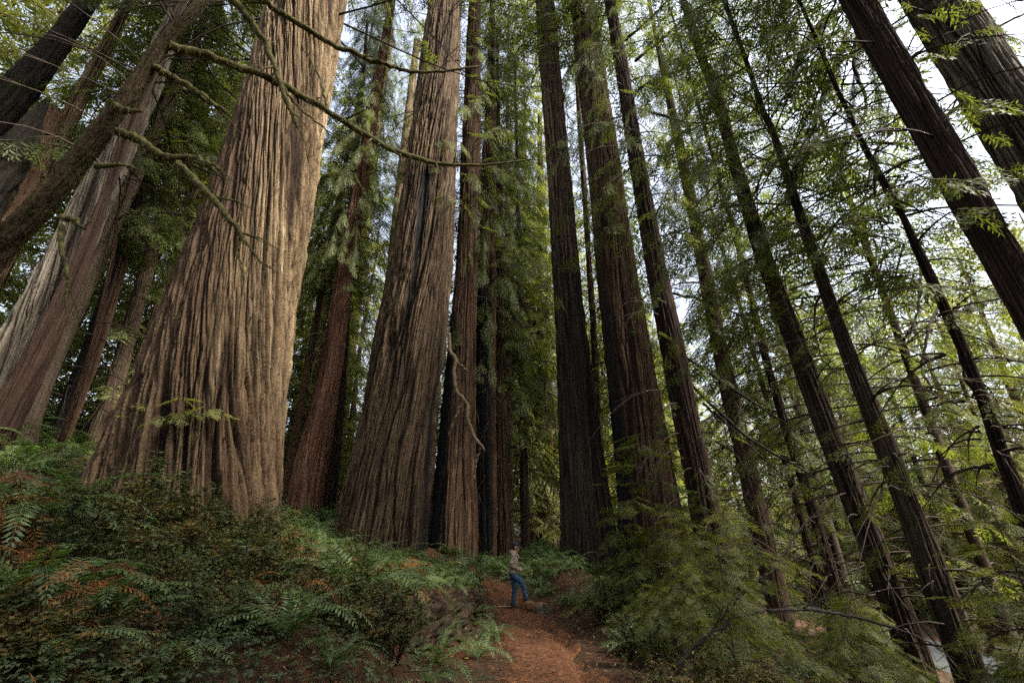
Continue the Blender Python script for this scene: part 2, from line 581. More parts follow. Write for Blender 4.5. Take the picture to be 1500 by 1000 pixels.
def trunk(name, dist, rows, mat, parent=None, nu=120, dz=0.12, ztop=45, rtop=None, ridge=0.2, depth=1.0, spin=0.0, seed=0,
          flare=0.25, flare_h=1.6, lobes=7, red=None, char=None, zfine=None, sink=0.8, thing_name='redwood_tree', rock=None):
    p = profile(dist, rows)
    z, x, y, r = p.T
    bx_, by_ = x[0], y[0]
    zg = zl(bx_, by_)
    slope = np.polyfit(z, np.stack([x, y], 1), 1)[0] if len(z) > 1 else np.zeros(2)
    rt = rtop if rtop else max(0.35 * r[-1], r[-1] - (ztop - z[-1]) * 0.022)
    zs = np.concatenate([[min(zg, z[0]) - sink], z, [ztop]])
    xs = np.concatenate([[x[0] + slope[0] * 0], x, [x[-1] + slope[0] * (ztop - z[-1])]])
    ys = np.concatenate([[y[0]], y, [y[-1] + slope[1] * (ztop - z[-1])]])
    rs = np.concatenate([[r[0] * 1.02], r, [rt]])
    zvis = (zfine if zfine else min(ztop, z[-1] + 1.5))
    zz = np.concatenate([np.arange(zs[0], zvis, dz), np.arange(zvis, ztop + 0.1, max(0.8, dz * 5))])
    # smooth centre line and radius
    cx, cy_, cr = (np.interp(zz, zs, a) for a in (xs, ys, rs))
    kz = np.exp(-0.5 * (np.arange(-12, 13) / 5.0) ** 2)
    kz /= kz.sum()

    def sm(a):
        e = np.concatenate([2 * a[0] - a[12:0:-1], a, 2 * a[-1] - a[-2:-14:-1]])
        return np.convolve(e, kz, 'valid')
    if len(zz) > 30:
        cx, cy_, cr = sm(cx), sm(cy_), sm(cr)
    th0 = math.atan2(-by_, -bx_)
    q = np.linspace(-PI, PI, 2001)
    dens = 1 + 2.2 * sstep(-0.35, 0.1, np.cos(q))
    cdf = np.concatenate([[0], np.cumsum((dens[1:] + dens[:-1]) / 2)])
    th = np.interp(np.arange(nu) / nu * cdf[-1], cdf, q) + th0
    TH, Z = np.meshgrid(th, zz)
    RM = float(np.median(cr[zz < zvis]))
    circ = 2 * PI * RM
    U = TH / (2 * PI)
    sp = spin * Z / circ

    def furrows(w, zf, sd, width):
        K = max(3, int(round(circ / w)))
        uu = (U + sp) * K
        wv = 0.6 * gnoise(U * max(3, K // 3), Z * zf * 1.2, sd + 40, max(3, K // 3)) + 0.22 * gnoise(U * K, Z * zf * 6, sd + 41, K)
        g = gnoise(uu + wv, Z * zf, sd, K)
        g2 = gnoise(uu * 1.0 + 0.5 + wv, Z * zf * 1.6, sd + 5, K)
        return np.exp(-(np.minimum(np.abs(g), np.abs(g2) + 0.06) / width) ** 2)
    fA = furrows(ridge * 2.4, 0.05, seed, 0.07)
    fB = furrows(ridge * 0.75, 0.10, seed + 1, 0.10)
    fC = furrows(ridge * 0.34, 0.28, seed + 2, 0.16)
    lob = np.cos(TH * lobes + 1.3 * np.sin(TH * 2 + seed) + seed) * 0.5 + 0.5 * gnoise(U * 5, Z * 0.15, seed + 9, 5) * 2
    zb = zs[0] + sink
    fl = np.exp(-np.clip(Z - zb, 0, None) / flare_h) * flare
    rad = cr[:, None] * (1 + fl * (0.35 + 0.65 * lob) * 0.6) + cr[:, None] * 0.05 * gnoise(U * 4, Z * 0.12, seed + 11, 4)
    amp = depth * ridge
    disp = -amp * (0.85 * fA + 0.62 * fB + 0.34 * fC) + amp * 0.12 * gnoise(U * max(3, int(circ / 0.1)), Z * 2.2, seed + 14, max(3, int(circ / 0.1)))
    K4 = max(3, int(circ / (ridge * 0.9)))
    disp = disp + amp * 0.14 * gnoise((U + sp) * K4, Z * 0.5, seed + 21, K4) + amp * 0.16 * np.abs(gnoise((U + sp) * K4 * 3, Z * 1.2, seed + 22, K4 * 3))
    disp = disp * (0.75 + 0.7 * np.clip(gnoise(U * 4 + 0.2, Z * 0.14, seed + 31, 4) + 0.3, -0.2, 0.9))
    fD = np.exp(-(gnoise((U + sp) * K4, Z * 1.1 + 2.0 * gnoise(U * K4, Z * 0.3, seed + 33, K4), seed + 32, K4) / 0.05) ** 2) * sstep(0.05, 0.3, gnoise((U + sp) * K4, Z * 0.35, seed + 34, K4))
    disp = disp - amp * 0.3 * fD
    fade = np.clip((ztop - Z) / 4, 0.15, 1)
    rad = rad + disp * fade
    X = cx[:, None] + np.cos(TH) * rad
    Y = cy_[:, None] + np.sin(TH) * rad
    V = np.stack([X.ravel(), Y.ravel(), Z.ravel()], 1)
    uu_, vv_ = proj(V)
    facing = (np.cos(TH - th0).ravel() > -0.25)
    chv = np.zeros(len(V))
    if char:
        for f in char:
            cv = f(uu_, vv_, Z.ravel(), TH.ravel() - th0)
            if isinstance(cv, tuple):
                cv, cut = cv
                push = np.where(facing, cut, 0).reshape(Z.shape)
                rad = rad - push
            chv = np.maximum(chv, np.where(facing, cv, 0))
        X = cx[:, None] + np.cos(TH) * rad
        Y = cy_[:, None] + np.sin(TH) * rad
        V = np.stack([X.ravel(), Y.ravel(), Z.ravel()], 1)
    red_shade_v = np.zeros(len(V))
    if red:
        red_shade_v = np.clip(red(uu_, vv_, Z.ravel(), TH.ravel() - th0), 0, 1)
    fur = np.clip(0.95 * fA + 0.85 * fB + 0.6 * fC + 0.7 * fD, 0, 1).ravel()
    m = len(zz)
    i = np.arange(m - 1)[:, None] * nu
    j = np.arange(nu)[None, :]
    jn = (j + 1) % nu
    Q = np.stack([i + j, i + jn, i + nu + jn, i + nu + j], -1).reshape(-1, 4)
    uvs = np.stack([((U + sp) * circ).ravel(), Z.ravel()], 1)
    if parent is None:
        parent = empty(thing_name, (float(bx_), float(by_), zg))
    loc = np.array(parent.location)
    me = mesh('trunk', V - loc[None, :], Q, mat, True, {'furrow': fur, 'char': chv, 'red': red_shade_v}, uvs)
    o = obj('trunk', me, parent)
    TRUNK_SPOTS.append((float(cx[0]), float(cy_[0]), float(cr[0] * 1.15)))
    parent['_axis'] = [float(slope[0]), float(slope[1])]
    return parent


def gauss(u, c, w):
    return np.exp(-((u - c) / w) ** 2)


# tree 1: the great pale redwood on the bank
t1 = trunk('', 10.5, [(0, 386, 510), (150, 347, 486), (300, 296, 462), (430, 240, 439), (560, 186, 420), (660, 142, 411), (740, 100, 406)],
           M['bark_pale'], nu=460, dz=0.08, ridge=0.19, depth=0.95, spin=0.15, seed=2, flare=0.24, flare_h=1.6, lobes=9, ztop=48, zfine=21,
           red=lambda u, v, z, t: 1.2 * sstep(0.0, 0.7, -((t + PI) % (2 * PI) - PI)) * sstep(17, 7, z) + 0.75 * sstep(7, 2.5, z))  # left flank and base: redder bark with shading painted into the colour
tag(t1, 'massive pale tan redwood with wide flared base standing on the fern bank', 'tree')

# tree 2: the second giant, with a burn slot high on its front and a hollow at its foot
def slot(u, v, z, t):
    c = np.interp(v, [250, 300, 360, 420, 520], [624, 620, 612, 603, 592])
    w = np.interp(v, [246, 254, 300, 400, 520], [0.6, 5.4, 6.4, 3.6, 1.8])
    e = gauss(u, c, w) * sstep(240, 252, v) * (1 - 0.55 * sstep(330, 390, v)) * sstep(620, 480, v)
    return np.clip(e * 2.4, 0, 1), 0.18 * e


def hollow(u, v, z, t):
    c = np.interp(v, [520, 600, 760], [655, 648, 645])
    w = np.interp(v, [520, 600, 700, 800], [5, 14, 20, 26])
    e = gauss(u, c, w) * sstep(500, 600, v)
    return np.clip(e * 1.5, 0, 1), 0.45 * e


t2 = trunk('', 20.5, [(0, 627, 676), (130, 610, 673), (250, 592, 667), (400, 570, 664), (500, 547, 657), (600, 530, 648), (700, 506, 640), (755, 494, 640)],
           M['bark_tan'], nu=320, dz=0.12, ridge=0.26, depth=0.85, spin=-0.05, seed=5, flare=0.24, flare_h=1.8, lobes=9, ztop=62, zfine=34, char=[slot, hollow],
           red=lambda u, v, z, t: 0.35 * sstep(9, 4, z))
tag(t2, 'huge redwood with a black burn slot high on its trunk and fluted base', 'tree')

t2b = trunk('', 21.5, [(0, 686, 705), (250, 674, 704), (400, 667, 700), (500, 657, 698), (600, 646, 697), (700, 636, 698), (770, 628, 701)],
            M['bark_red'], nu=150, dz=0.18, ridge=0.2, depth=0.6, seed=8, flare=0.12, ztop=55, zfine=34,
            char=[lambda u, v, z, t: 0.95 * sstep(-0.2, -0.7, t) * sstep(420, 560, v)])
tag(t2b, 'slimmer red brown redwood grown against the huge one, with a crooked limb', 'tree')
t2c = trunk('', 23.0, [(150, 712, 727), (250, 704, 727), (400, 700, 727), (500, 698, 727), (650, 696, 727), (775, 693, 729)],
            M['bark_red'], nu=120, dz=0.12, ridge=0.2, depth=0.65, seed=9, flare=0.1, ztop=48, zfine=30,
            char=[lambda u, v, z, t: 0.9 * sstep(330, 480, v) * sstep(0.75, 0.45, t)])
tag(t2c, 'fire blackened narrow redwood behind the crooked limb', 'tree')
t2d = trunk('', 24.0, [(300, 727, 737), (500, 726, 740), (650, 727, 745), (795, 729, 751)],
            M['bark_red'], nu=90, dz=0.14, ridge=0.16, depth=0.5, seed=10, flare=0.1, ztop=40, zfine=28)
tag(t2d, 'straight slender redwood standing just behind the person on the path', 'tree')

# trees 3, 4, 5: the dark group right of the path
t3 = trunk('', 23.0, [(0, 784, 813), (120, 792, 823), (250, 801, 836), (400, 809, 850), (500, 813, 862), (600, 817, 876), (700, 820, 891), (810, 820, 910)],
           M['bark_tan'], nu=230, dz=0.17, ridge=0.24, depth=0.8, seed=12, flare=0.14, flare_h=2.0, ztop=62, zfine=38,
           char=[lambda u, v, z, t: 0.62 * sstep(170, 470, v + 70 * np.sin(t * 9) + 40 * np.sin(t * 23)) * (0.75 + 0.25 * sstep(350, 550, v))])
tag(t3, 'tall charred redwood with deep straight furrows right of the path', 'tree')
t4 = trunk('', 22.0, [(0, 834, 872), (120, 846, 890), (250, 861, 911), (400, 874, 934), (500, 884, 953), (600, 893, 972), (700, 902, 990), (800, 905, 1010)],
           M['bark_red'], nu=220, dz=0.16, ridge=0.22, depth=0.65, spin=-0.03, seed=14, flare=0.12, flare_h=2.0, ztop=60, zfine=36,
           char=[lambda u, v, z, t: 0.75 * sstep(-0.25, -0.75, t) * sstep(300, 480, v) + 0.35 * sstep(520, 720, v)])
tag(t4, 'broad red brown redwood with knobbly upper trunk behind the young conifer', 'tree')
t5 = trunk('', 19.0, [(0, 885, 901), (100, 901, 921), (200, 915, 939), (380, 943, 974), (500, 964, 1003), (600, 982, 1022), (700, 1002, 1045), (800, 1018, 1068)],
           M['bark_dark'], nu=150, dz=0.18, ridge=0.18, depth=0.6, seed=16, flare=0.1, ztop=52, zfine=34,
           red=lambda u, v, z, t: 0.6 + 0 * z)
tag(t5, 'dark slim redwood leaning beside the broad red one, full of dead branches', 'tree')
t3b = trunk('', 27.0, [(150, 843, 850), (300, 853, 862), (460, 863, 873), (600, 870, 881), (780, 878, 890)],
            M['bark_red'], nu=60, dz=0.2, ridge=0.16, depth=0.5, seed=17, ztop=45, zfine=30)
tag(t3b, 'thin red trunk in the gap between charred and broad redwoods', 'tree')

# right hand slope
def rtree(label, dist, rows, mat, seed, **kw):
    a = dict(nu=100, dz=0.13, ridge=0.13, depth=0.45, flare=0.06, ztop=38)
    a.update(kw)
    t = trunk('', dist, rows, mat, seed=seed, thing_name='conifer_tree', **a)
    return tag(t, label, 'tree')


t6 = rtree('grey brown conifer standing on the slope right of the dark redwood group', 22.0,
           [(190, 983, 998), (300, 1004, 1023), (480, 1036, 1060), (600, 1060, 1088), (700, 1083, 1113), (800, 1104, 1137), (890, 1122, 1160)], M['bark_far'], 18)
t6b = rtree('very thin pale trunk close behind the grey brown conifer', 27.0,
            [(280, 1005, 1012), (500, 1053, 1063), (700, 1095, 1107), (860, 1128, 1142)], M['bark_far'], 19, nu=50, dz=0.25)
t7 = rtree('thin straight conifer between two thicker slope trunks, foot near the road', 21.0,
           [(340, 1072, 1081), (500, 1109, 1121), (620, 1142, 1157), (720, 1174, 1191), (820, 1203, 1222), (910, 1229, 1249)], M['bark_dark'], 20, nu=70)
t7b = rtree('sapling thin trunk left of the thin straight conifer on the slope', 24.0,
            [(430, 1075, 1082), (560, 1112, 1120), (700, 1152, 1161), (860, 1196, 1207)], M['bark_dark'], 21, nu=40, dz=0.25)
t8 = rtree('tall dark conifer with mossy stubs rising in the middle of the slope', 16.0,
           [(130, 1038, 1056), (240, 1066, 1087), (380, 1106, 1134), (500, 1148, 1182), (600, 1182, 1220), (700, 1219, 1259), (800, 1257, 1300), (940, 1307, 1360)], M['bark_slope'], 22, nu=140, dz=0.1)
t9 = rtree('dark conifer half hidden by sprays with its thick foot beside the road', 14.0,
           [(215, 1134, 1146), (330, 1168, 1186), (480, 1216, 1240), (600, 1258, 1292), (700, 1296, 1336), (830, 1340, 1390), (1000, 1396, 1458)], M['bark_slope'], 23, nu=140, dz=0.1)
t10 = rtree('slender leaning bare trunk nearest the picture edge on the slope', 12.5,
            [(200, 1253, 1263), (310, 1310, 1326), (480, 1384, 1408), (600, 1430, 1458), (770, 1490, 1522)], M['bark_dark'], 24, nu=110, dz=0.1)
t11 = rtree('thick dark redwood trunk slanting across the upper picture corner', 11.0,
            [(0, 1226, 1284), (150, 1308, 1374), (310, 1396, 1468), (430, 1462, 1540), (560, 1530, 1612)], M['bark_dark'], 25, nu=200, dz=0.11, ridge=0.16, depth=0.6, ztop=42,
            red=lambda u, v, z, t: 0.45 + 0 * z)
t12 = rtree('wide grey furrowed redwood behind the slanting trunk in the upper corner', 14.0,
            [(0, 1312, 1436), (130, 1392, 1520), (210, 1440, 1580), (330, 1510, 1655)], M['bark_grey'], 26, nu=200, dz=0.14, ridge=0.2, depth=0.65, ztop=45)

# left hillside
ta = rtree('pale grey redwood trunk behind the mossy leaning tree', 15.5,
           [(60, 222, 262), (130, 192, 240), (290, 105, 172), (430, 32, 112), (520, -22, 75), (620, -85, 35)], M['bark_grey'], 30, nu=200, dz=0.13, ridge=0.2, depth=0.6, spin=0.12, ztop=45, flare=0.12)
tb = rtree('red brown redwood trunk rising from the hillside ferns', 14.0,
           [(200, 170, 195), (300, 138, 168), (400, 92, 130), (500, 44, 89), (600, -12, 45), (640, -38, 26)], M['bark_dark'], 31, red=lambda u, v, z, t: 0.9 + 0 * z, nu=170, dz=0.12, ridge=0.16, depth=0.6, ztop=40, flare=0.12)
tc_ = rtree('thin bare brown trunk leaning among the hillside ferns', 17.0,
            [(390, 158, 168), (480, 138, 150), (590, 106, 120)], M['bark_red'], 32, nu=50, dz=0.2, ztop=16)
td = rtree('dark red trunk behind the thin bare one on the hillside', 22.0,
           [(330, 176, 202), (420, 150, 180), (530, 112, 146)], M['bark_red'], 33, nu=90, ztop=40, char=[lambda u, v, z, t: 0.9 * sstep(0.1, -0.3, t)])
te = rtree('brown forked looking trunk at the left side of the pale giant', 24.0,
           [(320, 224, 247), (400, 200, 226), (500, 172, 200), (560, 155, 184)], M['bark_far'], 34, nu=80, ztop=42)
te2 = rtree('narrow trunk tucked against the shadowed flank of the pale giant', 26.0,
            [(330, 262, 276), (430, 230, 246), (540, 193, 211)], M['bark_far'], 35, nu=60, ztop=38)
tf = trunk('', 23.0, [(270, 516, 540), (400, 492, 521), (500, 474, 507), (600, 453, 494), (690, 428, 480)],
           M['bark_rust'], nu=140, dz=0.12, ridge=0.17, depth=0.6, seed=36, flare=0.12, ztop=48, zfine=26, red=None)
tag(tf, 'rusty red redwood between the two giants with a flared foot', 'tree')
tf2 = trunk('', 26.0, [(420, 500, 516), (560, 488, 508), (690, 476, 498)],
            M['bark_dark'], nu=70, dz=0.2, ridge=0.17, depth=0.5, seed=37, ztop=40, zfine=26)
tag(tf2, 'dark trunk directly behind the rusty red redwood', 'tree')

# middle distance, seen through the gap above the path
tm1 = rtree('thin dark pole straight trunk above the person in the central gap', 26.0,
            [(420, 757, 766), (600, 760, 771), (800, 763, 777)], M['bark_dark'], 38, nu=60, dz=0.2, ztop=40)
tm2 = rtree('sunlit pale trunk left of the charred redwood in the central gap', 36.0,
            [(480, 786, 806), (600, 787, 811), (795, 786, 818)], M['bark_tan'], 39, nu=90, dz=0.2, ztop=45)
tm3 = rtree('far brown trunk just left of the sunlit pale one', 44.0,
            [(520, 773, 782), (650, 774, 785), (795, 774, 788)], M['bark_far'], 40, nu=50, dz=0.3, ztop=45)
tm4 = rtree('pale bare trunk high between the two giants against the sky', 40.0,
            [(60, 606, 616), (200, 588, 602), (420, 562, 584), (690, 520, 556)], M['bark_pale'], 41, nu=70, dz=0.3, ztop=60)
tm5 = rtree('far pale trunk top in the upper gap beside the pale giant', 48.0,
            [(40, 566, 578), (300, 528, 546), (690, 470, 502)], M['bark_pale'], 42, nu=60, dz=0.3, ztop=72)

# dark broken snags and the pale trunk at the far left edge
def snag(label, dist, pts, mat, seed, ragged=0.3):
    """a broken trunk: ctrl rows of (u, v, half width px)"""
    rng = np.random.default_rng(seed)
    C = np.array([[*P(u, v, dist), w * dist / ray(u, v)[1] / FPX] for u, v, w in pts])
    S = spline(C, 40)
    t, s, w_ = frames(S[:, :3])
    n = 64
    a = np.arange(n) * 2 * PI / n
    R = S[:, 3:4] * (1 + 0.10 * gnoise(np.arange(n)[None, :] / n * 12, np.arange(40)[:, None] * 0.12, seed, 12) + 0.05 * rng.uniform(-1, 1, (1, n)))
    R = R * (1 - 0.16 * np.exp(-(gnoise(np.arange(n)[None, :] / n * 11, np.arange(40)[:, None] * 0.05, seed + 6, 11) / 0.13) ** 2) + 0.05 * rng.normal(0, 1, R.shape))
    V = S[:, None, :3] + R[..., None] * (np.cos(a)[None, :, None] * s[:, None, :] + np.sin(a)[None, :, None] * w_[:, None, :])
    spl = ragged * S[0, 3] * np.abs(gnoise(np.arange(n) / n * 7, np.zeros(n) + 2.2, seed + 3, 7)) * 4
    V[-1] += t[-1][None, :] * spl[:, None]
    cen = V[-1].mean(0) - t[-1] * S[0, 3] * 1.2
    V = np.vstack([V.reshape(-1, 3), cen[None]])
    i = np.arange(39)[:, None] * n
    j = np.arange(n)[None, :]
    jn = (j + 1) % n
    Q = np.stack([i + j, i + jn, i + n + jn, i + n + j], -1).reshape(-1, 4)
    T = [(39 * n + k, 39 * n + (k + 1) % n, len(V) - 1) for k in range(n)]
    b = S[0, :3]
    root = empty('broken_snag', (b[0], b[1], min(b[2], zl(b[0], b[1]))))
    uv = np.zeros((len(V), 2))
    uv[:-1, 0] = np.tile(np.arange(n) / n * 2 * PI * S[0, 3], 40)
    uv[:-1, 1] = np.repeat(np.arange(40) * 0.3, n)
    me = mesh('trunk', V - np.array(root.location), [Q, np.array(T)], mat, True, {'furrow': np.zeros(len(V)), 'char': np.zeros(len(V)), 'red': np.zeros(len(V))}, uv)
    obj('trunk', me, root)
    return tag(root, label, 'dead tree')


snag('dark mossy dead trunk leaning at the upper left edge', 11.0, [(-330, 560, 34), (-150, 330, 29), (-40, 200, 24), (20, 140, 20), (62, 92, 16), (112, 25, 12), (170, -60, 8)], M['bark_snag'], 51)
snag('dark jagged stump leaning below the mossy dead trunk', 10.0, [(-300, 560, 38), (-90, 370, 31), (-20, 280, 26), (18, 228, 20), (42, 190, 13), (60, 160, 6)], M['bark_snag'], 52)
snag('tan splintered snag left of the mossy leaning tree', 11.0, [(-230, 620, 34), (-60, 420, 29), (10, 310, 24), (50, 235, 18), (80, 165, 8)], M['bark_red'], 53)
rtree('pale bark trunk rising behind the tan splintered snag', 20.0, [(60, 148, 172), (130, 108, 138), (200, 72, 108), (300, 18, 62), (420, -50, 4)], M['bark_pale'], 43, nu=90, ztop=40)

# ------------------------------------------------------------------ foliage
def spray_template(rng, n=7, fine=1, wid=0.13):
    """a flat needle spray along +x, unit length: quads (k,4,3)"""
    q = []

    def blade(p, d, l, w, nz):
        d = d / np.linalg.norm(d)
        s = np.cross(nz, d)
        m = p + d * l * 0.45
        e = p + d * l + np.array([0, 0, -0.10 * l])
        q.append([p, m + s * w * l, e, m - s * w * l])
    up = np.array([0, 0, 1.0])
    for k in range(n):
        t = 0.08 + 0.84 * k / (n - 1)
        for sgn in (-1, 1):
            tt = t + rng.uniform(-0.03, 0.03)
            p = np.array([tt, 0, -0.16 * tt * tt])
            L = (0.46 * math.sin(PI * min(1, 0.18 + 0.86 * (1 - t) ** 0.8)) ** 0.7 + 0.06) * rng.uniform(0.75, 1.2)
            ang = math.radians(rng.uniform(42, 66)) * sgn
            d = np.array([math.cos(ang), math.sin(ang), rng.uniform(-0.22, 0.05)])
            if fine == 1:
                blade(p, d, L, wid * rng.uniform(0.8, 1.2), up + 0.3 * rng.uniform(-1, 1, 3))
            else:
                for f in range(fine):
                    pf = p + d / np.linalg.norm(d) * L * f / fine
                    for s2 in (-1, 1):
                        a2 = ang + s2 * math.radians(rng.uniform(22, 48))
                        blade(pf, np.array([math.cos(a2), math.sin(a2), rng.uniform(-0.25, 0.05)]), L * (0.62 - 0.12 * f), wid * 0.9, up + 0.3 * rng.uniform(-1, 1, 3))
    blade(np.array([0.9, 0, -0.13]), np.array([1, 0, -0.2]), 0.22, wid, up)
    return np.array(q)


TPL = [spray_template(np.random.default_rng(60 + k), 8, 1, 0.095) for k in range(4)]
TPL_MED = [spray_template(np.random.default_rng(80 + k), 6, 2, 0.115) for k in range(4)]
TPL_FINE = [spray_template(np.random.default_rng(70 + k), 7, 3, 0.11) for k in range(3)]


def rotmats(dirs, roll):
    """frames whose x axis is dirs and whose z axis is as near up as possible, rolled"""
    d = dirs / np.linalg.norm(dirs, axis=1)[:, None]
    up = np.array([0, 0, 1.0])
    y = np.cross(np.broadcast_to(up, d.shape), d)
    y /= np.linalg.norm(y, axis=1)[:, None] + 1e-6
    z = np.cross(d, y)
    c, s = np.cos(roll)[:, None], np.sin(roll)[:, None]
    y2 = y * c + z * s
    z2 = z * c - y * s
    return np.stack([d, y2, z2], 2)


class Leaves:
    def __init__(s, tpls, rng):
        s.t, s.rng = tpls, rng
        s.p, s.d, s.l, s.r = [], [], [], []

    def put(s, p, d, l, roll):
        s.p.append(p)
        s.d.append(d)
        s.l.append(l)
        s.r.append(roll)

    def build(s, name, mat):
        p, d, l, r = np.array(s.p), np.array(s.d), np.array(s.l), np.array(s.r)
        R = rotmats(d, r)
        which = s.rng.integers(0, len(s.t), len(p))
        Vs = []
        for k, t in enumerate(s.t):
            w = which == k
            if w.any():
                Vs.append(np.einsum('nij,kqj->nkqi', R[w] * l[w][:, None, None], t).reshape(-1, 3) + np.repeat(p[w], t.shape[0] * 4, 0))
        V = np.concatenate(Vs)
        return mesh(name, V, np.arange(len(V)).reshape(-1, 4), mat)


def leafy_limb(L, acc, rng, pts, rad, spray, every, start=0.2, droop=0.45, spread=55, nseg=4):
    """a limb along pts with sprays left and right of it"""
    pts = np.asarray(pts, float)
    tube(acc, pts, np.linspace(rad, rad * 0.25, len(pts)), nseg, cap=False)
    seg = np.linalg.norm(np.diff(pts, axis=0), axis=1)
    cum = np.concatenate([[0], np.cumsum(seg)])
    tot = cum[-1]
    n = max(2, int(tot * (1 - start) / every))
    for k in range(n):
        t = start + (1 - start) * (k + rng.uniform(0, 0.9)) / n
        q = t * tot
        p = np.array([np.interp(q, cum, pts[:, c]) for c in range(3)])
        i = min(len(pts) - 2, max(0, np.searchsorted(cum, q) - 1))
        d = (pts[i + 1] - pts[i]) / (seg[i] + 1e-9)
        sg = 1 if k % 2 else -1
        a = math.radians(rng.uniform(spread * 0.5, spread * 1.35)) * sg
        d2 = np.array([d[0] * math.cos(a) - d[1] * math.sin(a), d[0] * math.sin(a) + d[1] * math.cos(a), d[2] - rng.uniform(0.1, 1.0) * droop])
        L.put(p, d2, spray * (1.15 - 0.5 * t) * rng.uniform(0.65, 1.3), rng.uniform(-0.6, 0.6))
    L.put(pts[-1], pts[-1] - pts[-2], spray * 0.8, 0.0)


def conifer(seed, H, R, z0, nb, spray, every, tpls=None, droop=0.5, shape=0.8, dead=0, trunk_r=0.2, sag=0.25, rise=0.15, limb=0.03):
    """foliage and limbs of one conifer, base at the origin"""
    rng = np.random.default_rng(seed)
    L, A = Leaves(tpls or TPL, rng), Acc()
    ga = rng.uniform(0, 6.28)
    for k in range(nb):
        t = (k + rng.uniform(0, 1)) / nb
        z = z0 + (H - z0) * t
        ga += 2.4 + rng.uniform(-0.5, 0.5)
        ln = R * ((1 - t) ** shape * 0.85 + 0.15) * rng.uniform(0.55, 1.15)
        if rng.uniform() < 0.12:
            ln *= 0.5
        r0 = trunk_r * (1 - 0.8 * z / H)
        u = np.linspace(0, 1, 6)
        bend = rng.uniform(-0.35, 0.35)
        az = ga + bend * u
        rr = r0 + ln * u
        zz = z + ln * (rise * rng.uniform(0.2, 1.6) * u - (sag + rise) * rng.uniform(0.6, 1.5) * u ** 2)
        pts = np.stack([rr * np.cos(az), rr * np.sin(az), zz], 1)
        leafy_limb(L, A, rng, pts, limb * (0.5 + ln / R), spray, every, 0.15, droop, nseg=3)
    for k in range(dead):
        z = rng.uniform(0.04, max(0.1, z0 / H + 0.25)) * H
        az = rng.uniform(0, 6.28)
        ln = R * rng.uniform(0.35, 1.0)
        u = np.linspace(0, 1, 7)
        r0 = trunk_r * (1 - 0.8 * z / H)
        a2 = az + rng.uniform(-0.4, 0.4) * u ** 2
        zz = z + ln * (0.25 * u - rng.uniform(0.35, 0.9) * u ** 2)
        pts = np.stack([(r0 + ln * u) * np.cos(a2), (r0 + ln * u) * np.sin(a2), zz], 1)
        tube(A, pts, np.linspace(limb * 0.9, limb * 0.2, 7), 3, cap=False)
        for s in range(rng.integers(1, 4)):
            i = rng.integers(2, 6)
            e = pts[i] + (pts[i] - pts[i - 1]) * rng.uniform(1, 2.5) + np.array([rng.uniform(-.4, .4), rng.uniform(-.4, .4), rng.uniform(-0.8, 0.1)]) * ln * 0.2
            tube(A, [pts[i], 0.5 * (pts[i] + e) + [0, 0, 0.03], e], [limb * 0.4, limb * 0.3, limb * 0.12], 3, cap=False)
    return L, A


CROWN = {}


def crown_kind(key, leafmat, **kw):
    L, A = conifer(**kw)
    CROWN[key] = (L.build('crown', M[leafmat]), A.build('branches', M['twig']), kw['H'])


crown_kind('full_a', 'leaf_mid', seed=101, H=30, R=5.2, z0=2.0, nb=140, spray=1.05, every=0.34, dead=20)
crown_kind('full_b', 'leaf_light', seed=102, H=30, R=5.6, z0=1.0, nb=140, spray=1.15, every=0.34, dead=14)
crown_kind('full_c', 'leaf_dark', seed=103, H=30, R=4.8, z0=3.0, nb=130, spray=0.90, every=0.32, dead=24, droop=0.9)
crown_kind('weep', 'leaf_mid', seed=104, H=28, R=4.0, z0=7.0, nb=115, spray=0.85, every=0.30, dead=16, droop=1.3, sag=0.5, tpls=TPL_MED)
crown_kind('high', 'leaf_mid', seed=105, H=36, R=5.0, z0=11.0, nb=105, spray=0.90, every=0.36, dead=46, sag=0.4, droop=0.8, tpls=TPL_MED)
crown_kind('thin', 'leaf_mid', seed=106, H=32, R=3.8, z0=6.0, nb=95, spray=0.85, every=0.36, dead=50, sag=0.35, droop=0.7, tpls=TPL_MED)
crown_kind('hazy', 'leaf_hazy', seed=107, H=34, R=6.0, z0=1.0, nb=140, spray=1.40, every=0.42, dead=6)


crown_kind('low', 'leaf_mid', seed=108, H=15, R=2.4, z0=1.6, nb=26, spray=0.55, every=0.32, dead=22, sag=0.35, droop=0.6, shape=0.3, tpls=TPL_MED)


def dress(root, key, zs=1.0, rs=1.0, rz=0.0, dz=0.0):
    """give a trunk its foliage and limbs"""
    c, b, H = CROWN[key]
    ax = root.get('_axis', [0, 0])
    rot = (-ax[1] * 0.9, ax[0] * 0.9, 0)
    M1 = Matrix.Rotation(rot[1], 4, 'Y') @ Matrix.Rotation(rot[0], 4, 'X') @ Matrix.Rotation(rz, 4, 'Z') @ Matrix.Diagonal((rs, rs, zs, 1))
    for nm, me in (('crown', c), ('branches', b)):
        o = obj(nm, me, root)
        if nm == 'branches':
            o['kind'] = 'stuff'
        o.matrix_local = Matrix.Translation((0, 0, dz)) @ M1
    return root


